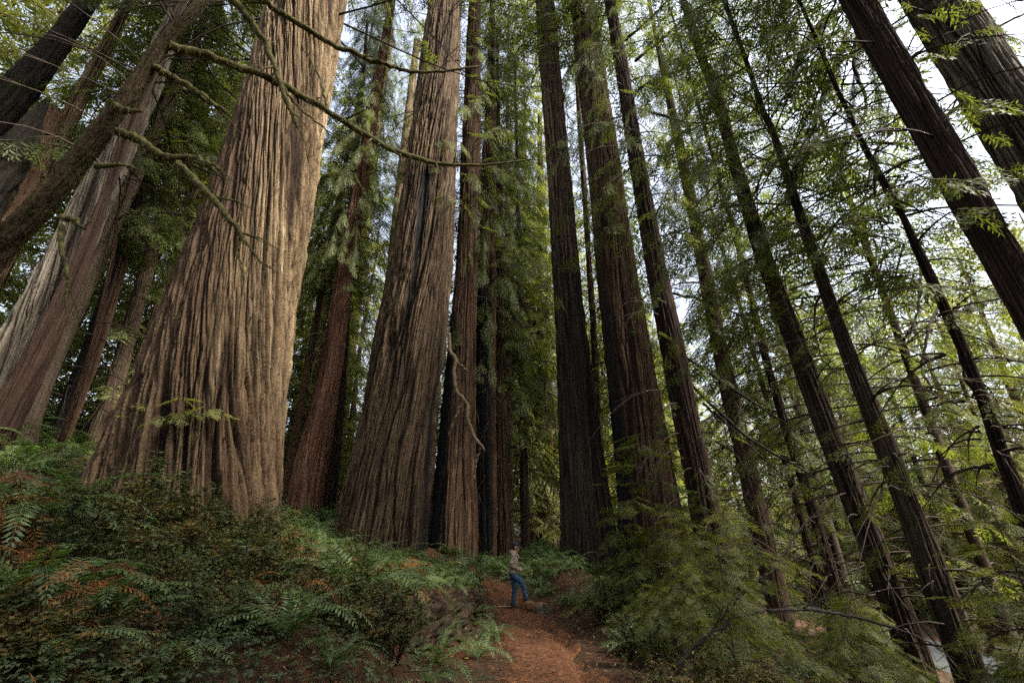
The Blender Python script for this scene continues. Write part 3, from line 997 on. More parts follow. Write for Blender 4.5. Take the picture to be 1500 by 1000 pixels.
for t, key, zs, rs, rz in ((t6, 'thin', 1.15, 1.0, 0.4), (t7, 'thin', 1.05, 0.8, 2.0), (t8, 'high', 0.95, 0.9, 1.0), (t9, 'high', 0.85, 1.0, 3.1),
                           (t6b, 'thin', 1.2, 0.9, 3.6), (t7b, 'thin', 0.8, 0.6, 5.0), (t5, 'high', 1.4, 1.0, 0.2), (t2d, 'thin', 1.25, 0.9, 4.2),
                           (t3b, 'thin', 1.35, 1.0, 2.7), (tm1, 'thin', 1.2, 1.0, 1.5), (tf2, 'high', 1.1, 1.0, 5.6), (te, 'high', 1.15, 1.0, 2.2),
                           (te2, 'thin', 1.2, 1.0, 0.7), (td, 'high', 1.1, 0.9, 4.4), (tm2, 'high', 1.2, 1.0, 3.3), (t2b, 'high', 1.45, 0.9, 1.9), (t2c, 'weep', 1.7, 0.8, 0.9)):
    dress(t, key, zs, rs, rz)
for t, key, zs, rs, rz, dz in ((t1, 'high', 1.1, 1.5, 0.0, 12), (t2, 'high', 1.2, 1.5, 2.0, 22), (t3, 'high', 1.2, 1.4, 4.0, 22), (t4, 'high', 1.2, 1.4, 5.2, 20),
                               (t11, 'high', 0.9, 1.0, 2.4, 9), (t12, 'high', 0.9, 1.2, 0.6, 13), (ta, 'high', 0.9, 1.3, 3.0, 10), (tb, 'high', 0.9, 1.1, 1.2, 6), (t10, 'thin', 0.9, 0.8, 2.6, 4),
                               (tf, 'weep', 1.25, 0.6, 2.0, 4), (tm4, 'thin', 1.3, 1.2, 1.0, 20), (tm5, 'thin', 1.5, 1.3, 2.0, 22)):
    dress(t, key, zs, rs, rz, dz)

for t, zs, rs, rz in ((t6, 1.0, 0.9, 0.3), (t8, 1.0, 1.0, 2.2), (t9, 0.95, 1.0, 4.1), (t7, 1.0, 0.8, 5.0), (t10, 1.0, 0.8, 1.1), (t5, 1.1, 1.0, 3.3)):
    dress(t, 'low', zs, rs, rz, 1.0)

# plain trunks for the trees of the backdrop, unit height
def plain_trunk(seed, r0, mat):
    zz = np.linspace(0, 1, 34)
    th = np.arange(18) * 2 * PI / 18
    TH, Z = np.meshgrid(th, zz)
    r = r0 * (1 - 0.9 * Z) * (1 + 0.4 * np.exp(-Z * 40)) * (1 + 0.10 * gnoise(TH / (2 * PI) * 9, Z * 6, seed, 9))
    cx = 0.006 * np.sin(Z * 7 + seed)
    V = np.stack([(cx + r * np.cos(TH)).ravel(), (r * np.sin(TH)).ravel(), Z.ravel()], 1)
    i = np.arange(33)[:, None] * 18
    j = np.arange(18)[None, :]
    jn = (j + 1) % 18
    Q = np.stack([i + j, i + jn, i + 18 + jn, i + 18 + j], -1).reshape(-1, 4)
    n = len(V)
    uv = np.stack([TH.ravel() * r0 * 30, Z.ravel() * 30], 1)
    return mesh('trunk', V, Q, mat, True, {'furrow': np.zeros(n), 'char': np.zeros(n), 'red': np.zeros(n)}, uv)


PLAIN = [plain_trunk(1, 0.011, M['bark_far']), plain_trunk(2, 0.014, M['bark_red']), plain_trunk(3, 0.009, M['bark_dark'])]


def forest_tree(az, dist, H, key, label, group, rs=1.0, tk=0, tw=1.0):
    x, y = dist * math.sin(math.radians(az)), dist * math.cos(math.radians(az))
    r = empty('forest_tree', (x, y, zl(x, y) - 0.1), RNG.uniform(0, 6.28))
    tag(r, label, 'tree', group)
    obj('trunk', PLAIN[tk], r, scale=(H * 1.1 * tw, H * 1.1 * tw, H))
    k = H / CROWN[key][2]
    dress(r, key, k, k * rs, 0)
    return r


ZONES = [
    # az from, az to, dist from, dist to, count, H from, H to, crown kinds, label, group
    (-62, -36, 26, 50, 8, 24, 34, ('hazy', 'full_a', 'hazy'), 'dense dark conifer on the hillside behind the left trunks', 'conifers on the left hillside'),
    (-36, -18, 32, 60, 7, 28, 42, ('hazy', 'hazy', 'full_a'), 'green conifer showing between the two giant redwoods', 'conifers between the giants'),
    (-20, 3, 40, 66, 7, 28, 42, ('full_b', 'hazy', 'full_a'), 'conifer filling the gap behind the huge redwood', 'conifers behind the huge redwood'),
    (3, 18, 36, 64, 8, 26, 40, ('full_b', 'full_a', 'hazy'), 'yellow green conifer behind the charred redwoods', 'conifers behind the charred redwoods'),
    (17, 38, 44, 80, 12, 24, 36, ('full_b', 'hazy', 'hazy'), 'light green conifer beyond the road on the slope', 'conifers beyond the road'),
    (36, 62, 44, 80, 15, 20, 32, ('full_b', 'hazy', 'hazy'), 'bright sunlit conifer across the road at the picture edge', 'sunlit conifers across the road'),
]
ORD = 'first second third fourth fifth sixth seventh eighth ninth tenth eleventh twelfth thirteenth fourteenth fifteenth sixteenth seventeenth eighteenth nineteenth twentieth'.split()
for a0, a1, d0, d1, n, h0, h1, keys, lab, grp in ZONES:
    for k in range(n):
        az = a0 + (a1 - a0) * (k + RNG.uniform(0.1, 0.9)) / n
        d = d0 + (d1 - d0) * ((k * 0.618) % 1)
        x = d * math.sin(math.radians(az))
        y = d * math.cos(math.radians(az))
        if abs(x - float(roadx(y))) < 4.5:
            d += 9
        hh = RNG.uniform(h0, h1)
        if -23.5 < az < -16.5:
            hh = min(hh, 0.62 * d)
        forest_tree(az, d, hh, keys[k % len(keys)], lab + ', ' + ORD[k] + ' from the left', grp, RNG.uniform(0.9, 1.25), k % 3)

# single trees of the middle ground that the photograph shows one by one
forest_tree(-25.5, 27, 50, 'weep', 'drooping green conifer right of the pale giant', None, 0.34, 1, 0.3)
forest_tree(-0.6, 28, 60, 'full_a', 'dense tall conifer between the crooked limb and the charred redwood', None, 0.5, 0, 0.4)
forest_tree(2.2, 35, 66, 'full_b', 'bright yellow green conifer top behind the charred redwood', None, 0.5, 2, 0.4)
forest_tree(-33.5, 27, 42, 'weep', 'shady conifer filling the gap left of the pale giant', None, 0.6, 1, 0.4)
forest_tree(15.5, 28, 30, 'full_a', 'bushy conifer right behind the dark slim redwood', None, 0.9, 0)
forest_tree(-47, 20, 32, 'weep', 'dark conifer whose sprays hang over the upper left corner', None, 1.0, 0)

for k, (az, d, H, key) in enumerate(((33, 27, 44, 'thin'), (43, 24, 42, 'thin'))):
    forest_tree(az, d, H, key, 'tall thin conifer on the slope before the road, ' + ORD[k] + ' from the left', 'tall conifers before the road', 1.0, 2, 0.5)

# unseen canopy added round the viewpoint, sized to shade path and pale giant's foot
for az, d, H, key in ((150, 13, 34, 'high'), (-150, 12, 36, 'high'), (180, 22, 38, 'full_c'), (-100, 13, 34, 'high'), (-125, 22, 36, 'full_c'), (-80, 20, 34, 'full_c'), (128, 24, 34, 'full_c'), (165, 30, 38, 'full_a'), (107, 11.5, 38, 'full_c'), (130, 13, 38, 'full_c'), (116, 17, 44, 'full_a'), (98, 18, 36, 'full_c'), (140, 20, 34, 'full_c')):
    forest_tree(az, d, H, key, 'unseen tall conifer added round the viewpoint for its shade', 'unseen shade conifers round the viewpoint', 1.2, 1)

# ------------------------------------------------------------------ ferns
def frond_mesh(seed, mat, L=1.0, pairs=24, rise=68, fall=-28):
    rng = np.random.default_rng(seed)
    n = 14
    ang = np.radians(np.linspace(rise, fall, n) + rng.uniform(-4, 4, n))
    st = L / (n - 1)
    x = np.concatenate([[0], np.cumsum(np.cos(ang[:-1]) * st)])
    z = np.concatenate([[0], np.cumsum(np.sin(ang[:-1]) * st)])
    yb = 0.05 * L * rng.uniform(-1, 1) * np.linspace(0, 1, n) ** 2
    pts = np.stack([x, yb, z], 1)
    A = Acc()
    tube(A, pts[::2], np.linspace(0.007, 0.0015, 7) * L, 3, cap=False)
    ts = np.linspace(0.10, 0.985, pairs)
    q = []
    for t in ts:
        i = t * (n - 1)
        k = min(int(i), n - 2)
        p = pts[k] + (pts[k + 1] - pts[k]) * (i - k)
        d = (pts[k + 1] - pts[k]) / st
        nrm = np.array([-d[2], 0, d[0]])
        w = 0.125 * L * (min(1, 0.45 + t * 2.6)) * (1 - t ** 2.2) ** 0.75 + 0.006
        for s in (-1, 1):
            l = w * rng.uniform(0.9, 1.1)
            dd = np.array([0, s, 0]) * 0.93 + d * 0.36 - nrm * rng.uniform(0.05, 0.35)
            dd /= np.linalg.norm(dd)
            wv = d * 0.017 * L
            q.append([p - wv * 0.5, p + dd * l * 0.5 - wv * 0.75, p + dd * l + d * 0.01, p + dd * l * 0.45 + wv * 0.8])
    V = np.array(q).reshape(-1, 3)
    A.add(V, np.arange(len(V)).reshape(-1, 4))
    return A.build('frond', mat)


FROND = [frond_mesh(200 + k, M['fern'], 1.0, 24, *rf) for k, rf in enumerate(((74, -30), (66, -10), (80, -45), (58, -38), (70, -60)))]
FROND_DEAD = [frond_mesh(210 + k, M['fern_dead'], 1.0, 18, *rf) for k, rf in enumerate(((30, -70), (5, -60), (45, -80)))]


def near_fern(x, y, size, nf, seed, label, group=None, dead=2, z=None):
    rng = np.random.default_rng(seed)
    r = empty('sword_fern', (x, y, (zl(x, y) if z is None else z) - 0.02), rng.uniform(0, 6.28))
    tag(r, label, 'fern', group)
    for k in range(nf):
        s = size * rng.uniform(0.7, 1.1)
        obj('frond', FROND[rng.integers(0, 5)], r, (0, 0, 0), (rng.uniform(-0.25, 0.25), rng.uniform(-0.12, 0.32), k * 2 * PI / nf + rng.uniform(-0.3, 0.3)), s)
    for k in range(dead):
        obj('dead_frond', FROND_DEAD[rng.integers(0, 3)], r, (0, 0, 0.05), (rng.uniform(-0.3, 0.3), rng.uniform(0.0, 0.3), rng.uniform(0, 6.28)), size * rng.uniform(0.4, 0.65))
    return r


def fern_clump(seed, nf):
    rng = np.random.default_rng(seed)
    Vs, Qs, Ts, n0 = [], [], [], 0
    for k in range(nf):
        src = FROND[rng.integers(0, 5)]
        V = np.zeros(len(src.vertices) * 3)
        src.vertices.foreach_get('co', V)
        V = V.reshape(-1, 3)
        R = np.array(Euler((rng.uniform(-0.25, 0.25), rng.uniform(-0.1, 0.35), k * 2 * PI / nf + rng.uniform(-0.3, 0.3))).to_matrix())
        Vs.append(V @ R.T * rng.uniform(0.7, 1.1))
        lv = np.zeros(len(src.loops), int)
        src.loops.foreach_get('vertex_index', lv)
        Qs.append(lv.reshape(-1, 4) + n0)
        n0 += len(V)
    return mesh('sword_fern', np.concatenate(Vs), np.concatenate(Qs), M['fern'])


CLUMP = [fern_clump(230 + k, 11 + k % 4) for k in range(7)]


def clear(x, y, m=0.15):
    return all((x - a) ** 2 + (y - b) ** 2 > (r + m) ** 2 for a, b, r in TRUNK_SPOTS)


def ground_at(u, v, guess=8.0):
    """where the line of sight through a pixel meets the land"""
    a, b, c = ray(u, v)
    Ds = np.arange(2.2, 60, 0.05)
    zz = CAMZ + c / b * Ds
    gz = land(a / b * Ds, Ds)
    w = np.where(zz <= gz)[0]
    D = Ds[w[0]] if len(w) else guess
    return a / b * D, D


NEAR_FERNS = [
    (520, 890, 1.05, 13, 'large arching sword fern on the bank above the rotten log', 3),
    (95, 800, 1.0, 12, 'sword fern with long drooping fronds at the foot of the pale giant', 2),
    (20, 790, 0.9, 11, 'sword fern at the picture edge beside the pale giant', 2),
    (35, 900, 0.75, 9, 'small fern above the sorrel patch at the lower left edge', 1),
    (250, 850, 0.7, 9, 'fern among the huckleberry in front of the pale giant', 3),
    (440, 800, 0.9, 12, 'fern at the right foot of the pale giant', 2),
    (640, 975, 0.6, 10, 'low fern at the foot of the rotten log, nearest the picture bottom', 1),
    (700, 965, 0.65, 10, 'fern on the left path edge in front of the rotten log', 1),
    (728, 935, 0.55, 9, 'small fern leaning over the left path edge below the log end', 1),
    (690, 905, 0.6, 9, 'fern beside the far end of the rotten log', 1),
    (590, 830, 0.8, 11, 'fern on the crest of the bank behind the arching one', 2),
    (660, 815, 0.8, 11, 'fern on the bank crest nearest the path bend', 2),
    (905, 905, 0.8, 11, 'fern on the right path edge under the young conifer', 1),
    (880, 860, 0.8, 11, 'fern on the berm right of the person', 2),
    (835, 835, 0.85, 12, 'broad fern behind the moss topped mound right of the person', 1),
    (800, 845, 0.8, 11, 'fern directly right of the person', 1),
    (770, 815, 0.85, 11, 'fern behind the person at the path bend', 1),
    (930, 960, 0.75, 10, 'fern at the lower right corner of the path', 1),
]
for k, (u, v, sz, nf, lab, dd) in enumerate(NEAR_FERNS):
    x, y = ground_at(u, v)
    near_fern(x, y, sz * (1.55 if u < 680 else 1.25), nf + 2, 300 + k, lab, None, dd)

for k in range(36):
    x, y = RNG.uniform(-6.2, -1.6), RNG.uniform(3.0, 10.5)
    if not clear(x, y, 0.2):
        continue
    rg = np.random.default_rng(950 + k)
    r = empty('dead_fern', (x, y, zl(x, y) + 0.12), rg.uniform(0, 6.28))
    tag(r, 'rust brown withered fern collapsed among the bank undergrowth', 'dead fern', 'withered ferns on the bank')
    for f in range(7):
        obj('dead_frond', FROND_DEAD[rg.integers(0, 3)], r, (0, 0, rg.uniform(0, 0.2)), (rg.uniform(-0.5, 0.5), rg.uniform(-0.5, 0.2), f * 0.9 + rg.uniform(-0.3, 0.3)), rg.uniform(0.35, 0.7))
for k, (u, v, sz) in enumerate(((150, 930, 0.8), (330, 900, 0.85), (420, 940, 0.8), (240, 985, 0.6), (80, 985, 0.6), (480, 985, 0.6), (380, 850, 0.9))):
    x, y = ground_at(u, v)
    near_fern(x, y, sz, 11, 980 + k, 'green fern low on the near bank, ' + ORD[(4, 2, 1, 3, 5, 0, 6)[k]] + ' from the log', 'ferns low on the near bank', 2)
FERNS = []
FZ = [
    # x0 x1 y0 y1 count, min gap, size, label, group
    (-22, -8.6, 7.5, 20, 95, 0.75, (1.1, 1.7), 'sword fern in the dense bed on the hillside left of the pale giant', 'ferns on the left hillside'),
    (-7, -1.6, 8.5, 17, 75, 0.52, (0.75, 1.2), 'sword fern on the bank between the pale giant and the path', 'ferns on the bank'),
    (-9, -1.8, 12.5, 24, 70, 0.6, (0.9, 1.35), 'sword fern in the bed at the foot of the huge redwood', 'ferns under the huge redwood'),
    (0.9, 6.5, 13, 26, 60, 0.6, (0.8, 1.2), 'sword fern right of the path under the charred redwoods', 'ferns right of the path'),
    (-5.6, -0.6, 16.2, 20.4, 34, 0.5, (1.0, 1.45), 'tall sword fern crowding the base of the huge redwood', 'ferns crowding the huge redwood'),
    (-1.4, 1.6, 18.6, 23, 26, 0.5, (0.7, 1.05), 'sword fern in the bed closing the path behind the person', 'ferns behind the person'),
    (-1.9, -0.55, 5.5, 14, 14, 0.55, (0.35, 0.55), 'small fern in the strip between rotten log and path', 'ferns along the left path edge'),
]
for x0, x1, y0, y1, n, gap, szr, lab, grp in FZ:
    got, tries = [], 0
    while len(got) < n and tries < n * 40:
        tries += 1
        x, y = RNG.uniform(x0, x1), RNG.uniform(y0, y1)
        s = x - float(trail(y))
        if (-0.95 < s < 1.05 and y < 20.3) or not clear(x, y):
            continue
        if any((x - a) ** 2 + (y - b) ** 2 < gap * gap for a, b in FERNS[-400:]):
            continue
        got.append((x, y))
        FERNS.append((x, y))
        o = obj('sword_fern', CLUMP[RNG.integers(0, 7)], None, (x, y, zl(x, y) - 0.02), (RNG.uniform(-0.15, 0.15), RNG.uniform(-0.15, 0.15), RNG.uniform(0, 6.28)), RNG.uniform(*szr))
        tag(o, lab, 'fern', grp)

# ------------------------------------------------------------------ shrubs, saplings
def shrub_kind(seed, h, r, stems, nl, leaf, mat):
    rng = np.random.default_rng(seed)
    A, L = Acc(), Acc()
    ends = []
    for k in range(stems):
        az, rr = rng.uniform(0, 6.28), r * math.sqrt(rng.uniform(0.05, 1))
        top = np.array([rr * math.cos(az), rr * math.sin(az), h * rng.uniform(0.55, 1.05) * (1 - 0.35 * (rr / r) ** 2)])
        pts = spline([[0.1 * top[0], 0.1 * top[1], 0], [0.45 * top[0], 0.45 * top[1], 0.55 * top[2]], top], 6)
        tube(A, pts, np.linspace(0.009, 0.002, 6), 3, cap=False)
        for f in (0.5, 0.7, 0.85):
            b = pts[int(f * 5)]
            e = b + np.array([rng.uniform(-1, 1), rng.uniform(-1, 1), rng.uniform(-0.1, 0.5)]) * 0.28 * r
            tube(A, [b, e], [0.004, 0.0015], 3, cap=False)
            ends.append((b, e))
        ends.append((pts[3], pts[5]))
    ends = np.array(ends)
    which = rng.integers(0, len(ends), nl)
    t = rng.uniform(0.1, 1.05, nl)[:, None]
    p = ends[which, 0] * (1 - t) + ends[which, 1] * t + rng.normal(0, 0.035 * r, (nl, 3))
    az = rng.uniform(0, 6.28, nl)
    d = np.stack([np.cos(az), np.sin(az), rng.uniform(-0.5, 0.35, nl)], 1)
    R = rotmats(d, rng.uniform(-0.6, 0.6, nl))
    sz = leaf * rng.uniform(0.6, 1.3, nl)
    tpl = np.array([[0, 0, 0], [0.45, 0.26, 0.03], [1, 0, -0.06], [0.45, -0.26, 0.03]])
    V = np.einsum('nij,qj->nqi', R * sz[:, None, None], tpl) + p[:, None, :]
    L.add(V.reshape(-1, 3), np.arange(nl * 4).reshape(-1, 4))
    return L.build('leaves', mat), A.build('stems', M['twig'])


SHRUB = [shrub_kind(400, 0.85, 0.60, 16, 1700, 0.050, M['shrub']), shrub_kind(401, 0.65, 0.60, 14, 1500, 0.045, M['shrub_olive']),
         shrub_kind(402, 1.0, 0.55, 15, 1600, 0.048, M['shrub']), shrub_kind(403, 0.5, 0.55, 14, 1200, 0.055, M['shrub_olive'])]


def put_shrub(x, y, sc, label, group, k=None):
    k = RNG.choice([0, 1, 1, 2, 3, 3]) if k is None else k
    r = empty('huckleberry_shrub', (x, y, zl(x, y) - 0.03), RNG.uniform(0, 6.28))
    tag(r, label, 'shrub', group)
    for nm, me in zip(('leaves', 'stems'), SHRUB[k]):
        obj(nm, me, r, scale=sc)
    return r


SZ = [
    (-6.6, -3.0, 5.2, 8.2, 20, 'dark small leaved huckleberry shrub in front of the pale giant', 'shrubs in front of the pale giant'),
    (-6.2, -1.9, 3.6, 7.6, 20, 'low leafy shrub on the bank above the near end of the log', 'shrubs on the near bank'),
    (-6.2, -1.75, 2.7, 4.6, 30, 'dark low bush at the lower left picture edge on the near bank', 'bushes at the lower left edge'),
    (-3.3, -1.25, 4.0, 7.6, 24, 'small bush on the steep bank face left of the rotten log', 'bushes on the bank face'),
    (-4.8, -1.8, 7.6, 14, 10, 'leafy shrub among the ferns on the bank above the log', 'shrubs among the bank ferns'),
    (1.35, 4.0, 4.4, 12, 36, 'leafy shrub in the undergrowth along the right path edge', 'shrubs on the right path edge'),
]
for x0, x1, y0, y1, n, lab, grp in SZ:
    k = 0
    while k < n:
        x, y = RNG.uniform(x0, x1), RNG.uniform(y0, y1)
        s = x - float(pathx(y))
        if -1.25 < s < 0.95 or not clear(x, y, 0.05):
            continue
        put_shrub(x, y, RNG.uniform(0.95, 1.45) if 'pale giant' in lab else RNG.uniform(0.45, 0.75) if 'lower left' in lab else RNG.uniform(0.65, 1.1), lab, grp)
        k += 1


def sapling_kind(seed, H, R, nb, spray, every, mat, droop=0.35, sag=0.22):
    L, A = conifer(seed, H, R, 0.15 * H, nb, spray, every, TPL_FINE, droop=droop, shape=0.55, dead=8, trunk_r=0.015, sag=sag, rise=0.2, limb=0.006)
    tube(A, [[0, 0, 0], [0.02, 0.01, H * 0.5], [0, 0.02, H]], [0.022 * H / 3, 0.014 * H / 3, 0.004], 5, cap=False)
    return L.build('foliage', M[mat]), A.build('stem', M['twig'])


SAP = [sapling_kind(420, 3.0, 1.15, 30, 0.33, 0.14, 'leaf_sap', 0.10, 0.06), sapling_kind(421, 1.9, 1.2, 32, 0.24, 0.13, 'leaf_sap'), sapling_kind(422, 1.2, 1.1, 28, 0.23, 0.12, 'leaf_sap')]


def put_sapling(x, y, k, sc, label, group=None):
    r = empty('young_conifer', (x, y, zl(x, y) - 0.03), RNG.uniform(0, 6.28))
    tag(r, label, 'young tree', group)
    for nm, me in zip(('foliage', 'stem'), SAP[k]):
        obj(nm, me, r, scale=sc)
    return r


x, y, _ = P(960, 800, 11.0)
put_sapling(x, y, 0, 1.42, 'tallest young conifer with layered flat sprays before the broad redwood')
x, y, _ = P(915, 800, 13.0)
put_sapling(x, y, 1, 1.25, 'young conifer at the foot of the charred redwood')
x, y, _ = P(1040, 800, 12.0)
put_sapling(x, y, 0, 1.15, 'young conifer with thin sprays before the dark slim redwood')
SAPZ = [
    (2.2, 8.5, 6.0, 14.0, 34, (1, 2), 'bushy young conifer in the thicket right of the path', 'thicket right of the path'),
    (7.0, 15.0, 7.0, 16.0, 26, (1, 2, 0), 'young conifer in the thicket under the slope trees', 'thicket under the slope trees'),
    (5.0, 14.0, 15.0, 26.0, 18, (0, 1), 'young conifer further down the slope towards the road', 'young conifers towards the road'),
]
tries_ = 0
for x0, x1, y0, y1, n, ks, lab, grp in SAPZ:
    k = 0
    while k < n:
        x, y = RNG.uniform(x0, x1), RNG.uniform(y0, y1)
        sc_ = RNG.uniform(0.7, 1.2)
        if not clear(x, y, 0.1) or abs(x - float(roadx(y))) < 3.6 or x - float(pathx(y)) < 1.9:
            continue
        z = zl(x, y)
        hh = (3.0, 1.9, 1.2)[ks[k % len(ks)]] * sc_
        uu, vv = proj([[x, y, z], [x, y, z + hh]])
        if any(a0 - 30 < uu[0] < a1 + 30 and vv[1] < v1 for a0, a1, v1 in ((1140, 1210, 890), (1345, 1450, 985))) and x < float(roadx(y)):
            tries_ += 1
            if tries_ < 400:
                continue
        put_sapling(x, y, ks[k % len(ks)], sc_, lab, grp)
        k += 1

# ------------------------------------------------------------------ ground cover and litter
def scatter_stuff(name, n, xr, yr, cond, tpl, size, lift, mat, label, tilt=0.35, align=True, seed=1):
    rng = np.random.default_rng(seed)
    x, y = rng.uniform(*xr, n), rng.uniform(*yr, n)
    k = cond(x, y, rng)
    x, y = x[k], y[k]
    n = len(x)
    z = land(x, y) + lift * rng.uniform(0.2, 1.2, n)
    az = rng.uniform(0, 6.28, n)
    d = np.stack([np.cos(az), np.sin(az), rng.normal(0, tilt, n)], 1)
    R = rotmats(d, rng.normal(0, tilt, n))
    sz = rng.uniform(*size, n)
    V = np.einsum('nij,qj->nqi', R * sz[:, None, None], tpl.reshape(-1, 3)) + np.stack([x, y, z], 1)[:, None, :]
    V = V.reshape(-1, 3)
    o = obj(name, mesh(name, V, np.arange(len(V)).reshape(-1, 4), mat))
    return tag(o, label, 'ground cover', None, 'stuff')


tri = []
for k in range(3):
    a = k * 2 * PI / 3
    c, s = math.cos(a), math.sin(a)
    for p in ((0.0, 0.0, 0.0), (0.75, -0.55, -0.05), (0.85, 0.0, -0.02), (0.75, 0.55, -0.05)):
        tri.append((c * p[0] - s * p[1], s * p[0] + c * p[1], p[2]))
    for p in ((0.75, -0.55, -0.05), (1.0, -0.28, -0.08), (0.85, 0.0, -0.02), (0.85, 0.0, -0.02)):
        pass
TRI = np.array(tri)
sliver = np.array([[0, 0, 0], [0.5, 0.09, 0.03], [1, 0, 0], [0.5, -0.09, 0.0]])
leafq = np.array([[0, 0, 0], [0.5, 0.32, 0.05], [1, 0, -0.04], [0.5, -0.32, 0.05]])


def off_path(lo, hi=99):
    return lambda x, y, rng: (np.abs(x - pathx(y)) > lo) & (np.abs(x - pathx(y)) < hi)


scatter_stuff('wood_sorrel', 34000, (-7.5, -0.9), (2.2, 9.0), lambda x, y, r: (x - pathx(y) < -1.6) & (fbm(x * 0.8, y * 0.8, 31) + 0.75 * (6.6 - y) / 3 > r.uniform(-0.3, 0.5, len(x))),
              TRI, (0.018, 0.036), 0.16, M['sorrel'], 'three leaved wood sorrel covering the near bank', 0.3, seed=21)
scatter_stuff('leaf_litter', 26000, (-8, 5), (2.5, 24), lambda x, y, r: np.abs(x - pathx(y)) < r.exponential(2.2, len(x)) + 0.6,
              sliver, (0.03, 0.10), 0.05, M['litter'], 'rust brown needle litter strewn over path and banks', 0.25, seed=22)
scatter_stuff('dead_bracken', 30000, (-8, -0.6), (2.2, 16), lambda x, y, r: (x - pathx(y) < -1.1) & (fbm(x * 0.9, y * 0.9, 44) > r.uniform(-0.15, 0.35, len(x))),
              sliver, (0.03, 0.085), 0.22, M['fern_dead'], 'crumpled orange dead fronds lying in the bank undergrowth', 0.7, seed=23)
stick_q = np.array([[0, -0.012, 0.01], [1, -0.006, 0.02], [1, 0.006, 0.02], [0, 0.012, 0.01], [0, -0.012, 0.01], [0, 0.0, -0.012], [1, 0.0, 0.0], [1, -0.006, 0.02], [0, 0.012, 0.01], [1, 0.006, 0.02], [1, 0.0, 0.0], [0, 0.0, -0.012]])
scatter_stuff('fallen_twigs', 900, (-7, 4), (2.5, 19), lambda x, y, r: np.abs(x - pathx(y)) < r.exponential(1.5, len(x)) + 0.4, stick_q, (0.08, 0.38), 0.05, M['twig'], 'thin dark twigs fallen on path and bank', 0.12, seed=26)
scatter_stuff('yellow_leaves', 90, (-7, 4), (3, 16), off_path(0.9), leafq, (0.05, 0.11), 0.25, M['yellow'], 'scattered yellow fallen leaves in the undergrowth', 0.4, seed=24)
scatter_stuff('low_greenery', 42000, (-9, 6.5), (2.6, 20), lambda x, y, r: (np.abs(x - pathx(y)) > 0.78) & (fbm(x * 0.7, y * 0.7, 51) > r.uniform(-0.35, 0.45, len(x))),
              leafq, (0.022, 0.05), 0.26, M['shrub'], 'low leafy greenery on both sides of the path', 0.6, seed=25)

# ------------------------------------------------------------------ rotten log along the bank
rng = np.random.default_rng(77)
NL, LN = 260, 120
LC = spline([(-2.75, 3.6, 0.72, 0.62), (-2.15, 5.6, 0.68, 0.60), (-1.72, 7.6, 0.62, 0.58), (-1.38, 10.2, 0.50, 0.54), (-1.12, 12.6, 0.36, 0.44), (-1.0, 14.0, 0.22, 0.26)], NL)
t_, s_, w_ = frames(LC[:, :3])
n = LN
a = np.arange(n) * 2 * PI / n
Ug, Zg = np.meshgrid(np.arange(n) / n, np.arange(NL) * 10.8 / NL)
rr = LC[:, 3:4] * (1 + 0.14 * gnoise(Ug * 5, Zg * 0.6, 71, 5))
rr = rr - 0.13 * np.exp(-(gnoise(Ug * 13 + 0.4 * Zg, Zg * 0.5, 72, 13) / 0.13) ** 2) - 0.07 * np.exp(-(gnoise(Ug * 34, Zg * 0.8, 73, 34) / 0.16) ** 2)
rr = rr - 0.16 * np.clip(gnoise(Ug * 9, Zg * 1.3, 74, 9), 0, 1) + 0.05 * gnoise(Ug * 24, Zg * 3.5, 75, 24) + 0.025 * gnoise(Ug * 50, Zg * 8, 76, 50)
rr[-1] *= 0.5
V = LC[:, None, :3] + rr[..., None] * (np.cos(a)[None, :, None] * s_[:, None, :] + np.sin(a)[None, :, None] * w_[:, None, :])
V = np.vstack([V.reshape(-1, 3), LC[-1:, :3] - t_[-1:] * 0.15])
i = np.arange(NL - 1)[:, None] * n
j = np.arange(n)[None, :]
jn = (j + 1) % n
Q = np.stack([i + j, i + jn, i + n + jn, i + n + j], -1).reshape(-1, 4)
T = np.array([((NL - 1) * n + k, (NL - 1) * n + (k + 1) % n, len(V) - 1) for k in range(n)])
LOG = tag(obj('fallen_log', mesh('fallen_log', V, [Q, T], M['rot'], True)), 'long rotten brown log forming the edge of the fern bank beside the path', 'log')

for k, (i_, sz) in enumerate(((31, 0.8), (59, 0.95), (87, 0.8), (114, 0.9), (139, 0.75), (166, 0.8), (194, 0.75), (222, 0.7), (246, 0.65))):
    c_ = LC[i_]
    near_fern(c_[0] + 0.05, c_[1], sz, 9, 900 + k, 'sword fern growing on top of the rotten log, ' + ORD[k] + ' from its near end', 'ferns on the rotten log', 8, c_[2] + c_[3] * 0.93)

for k in range(34):
    i_ = rng.integers(60, NL - 20)
    c_ = LC[i_]
    p = c_[:3] + np.array([c_[3] * 0.55, 0, c_[3] * 0.85])
    l = rng.uniform(0.3, 0.8)
    A = Acc()
    tube(A, spline([p, p + [0.28 + rng.uniform(-.05, .1), rng.uniform(-.1, .1), -0.35 * l], p + [0.30 + rng.uniform(-.08, .14), rng.uniform(-.2, .2), -l]], 6) - c_[:3], np.linspace(rng.uniform(0.004, 0.011), 0.002, 6), 4)
    o = obj('root_strand', A.build('root_strand', M['twig_dark' if k % 3 else 'twig']), LOG, c_[:3])

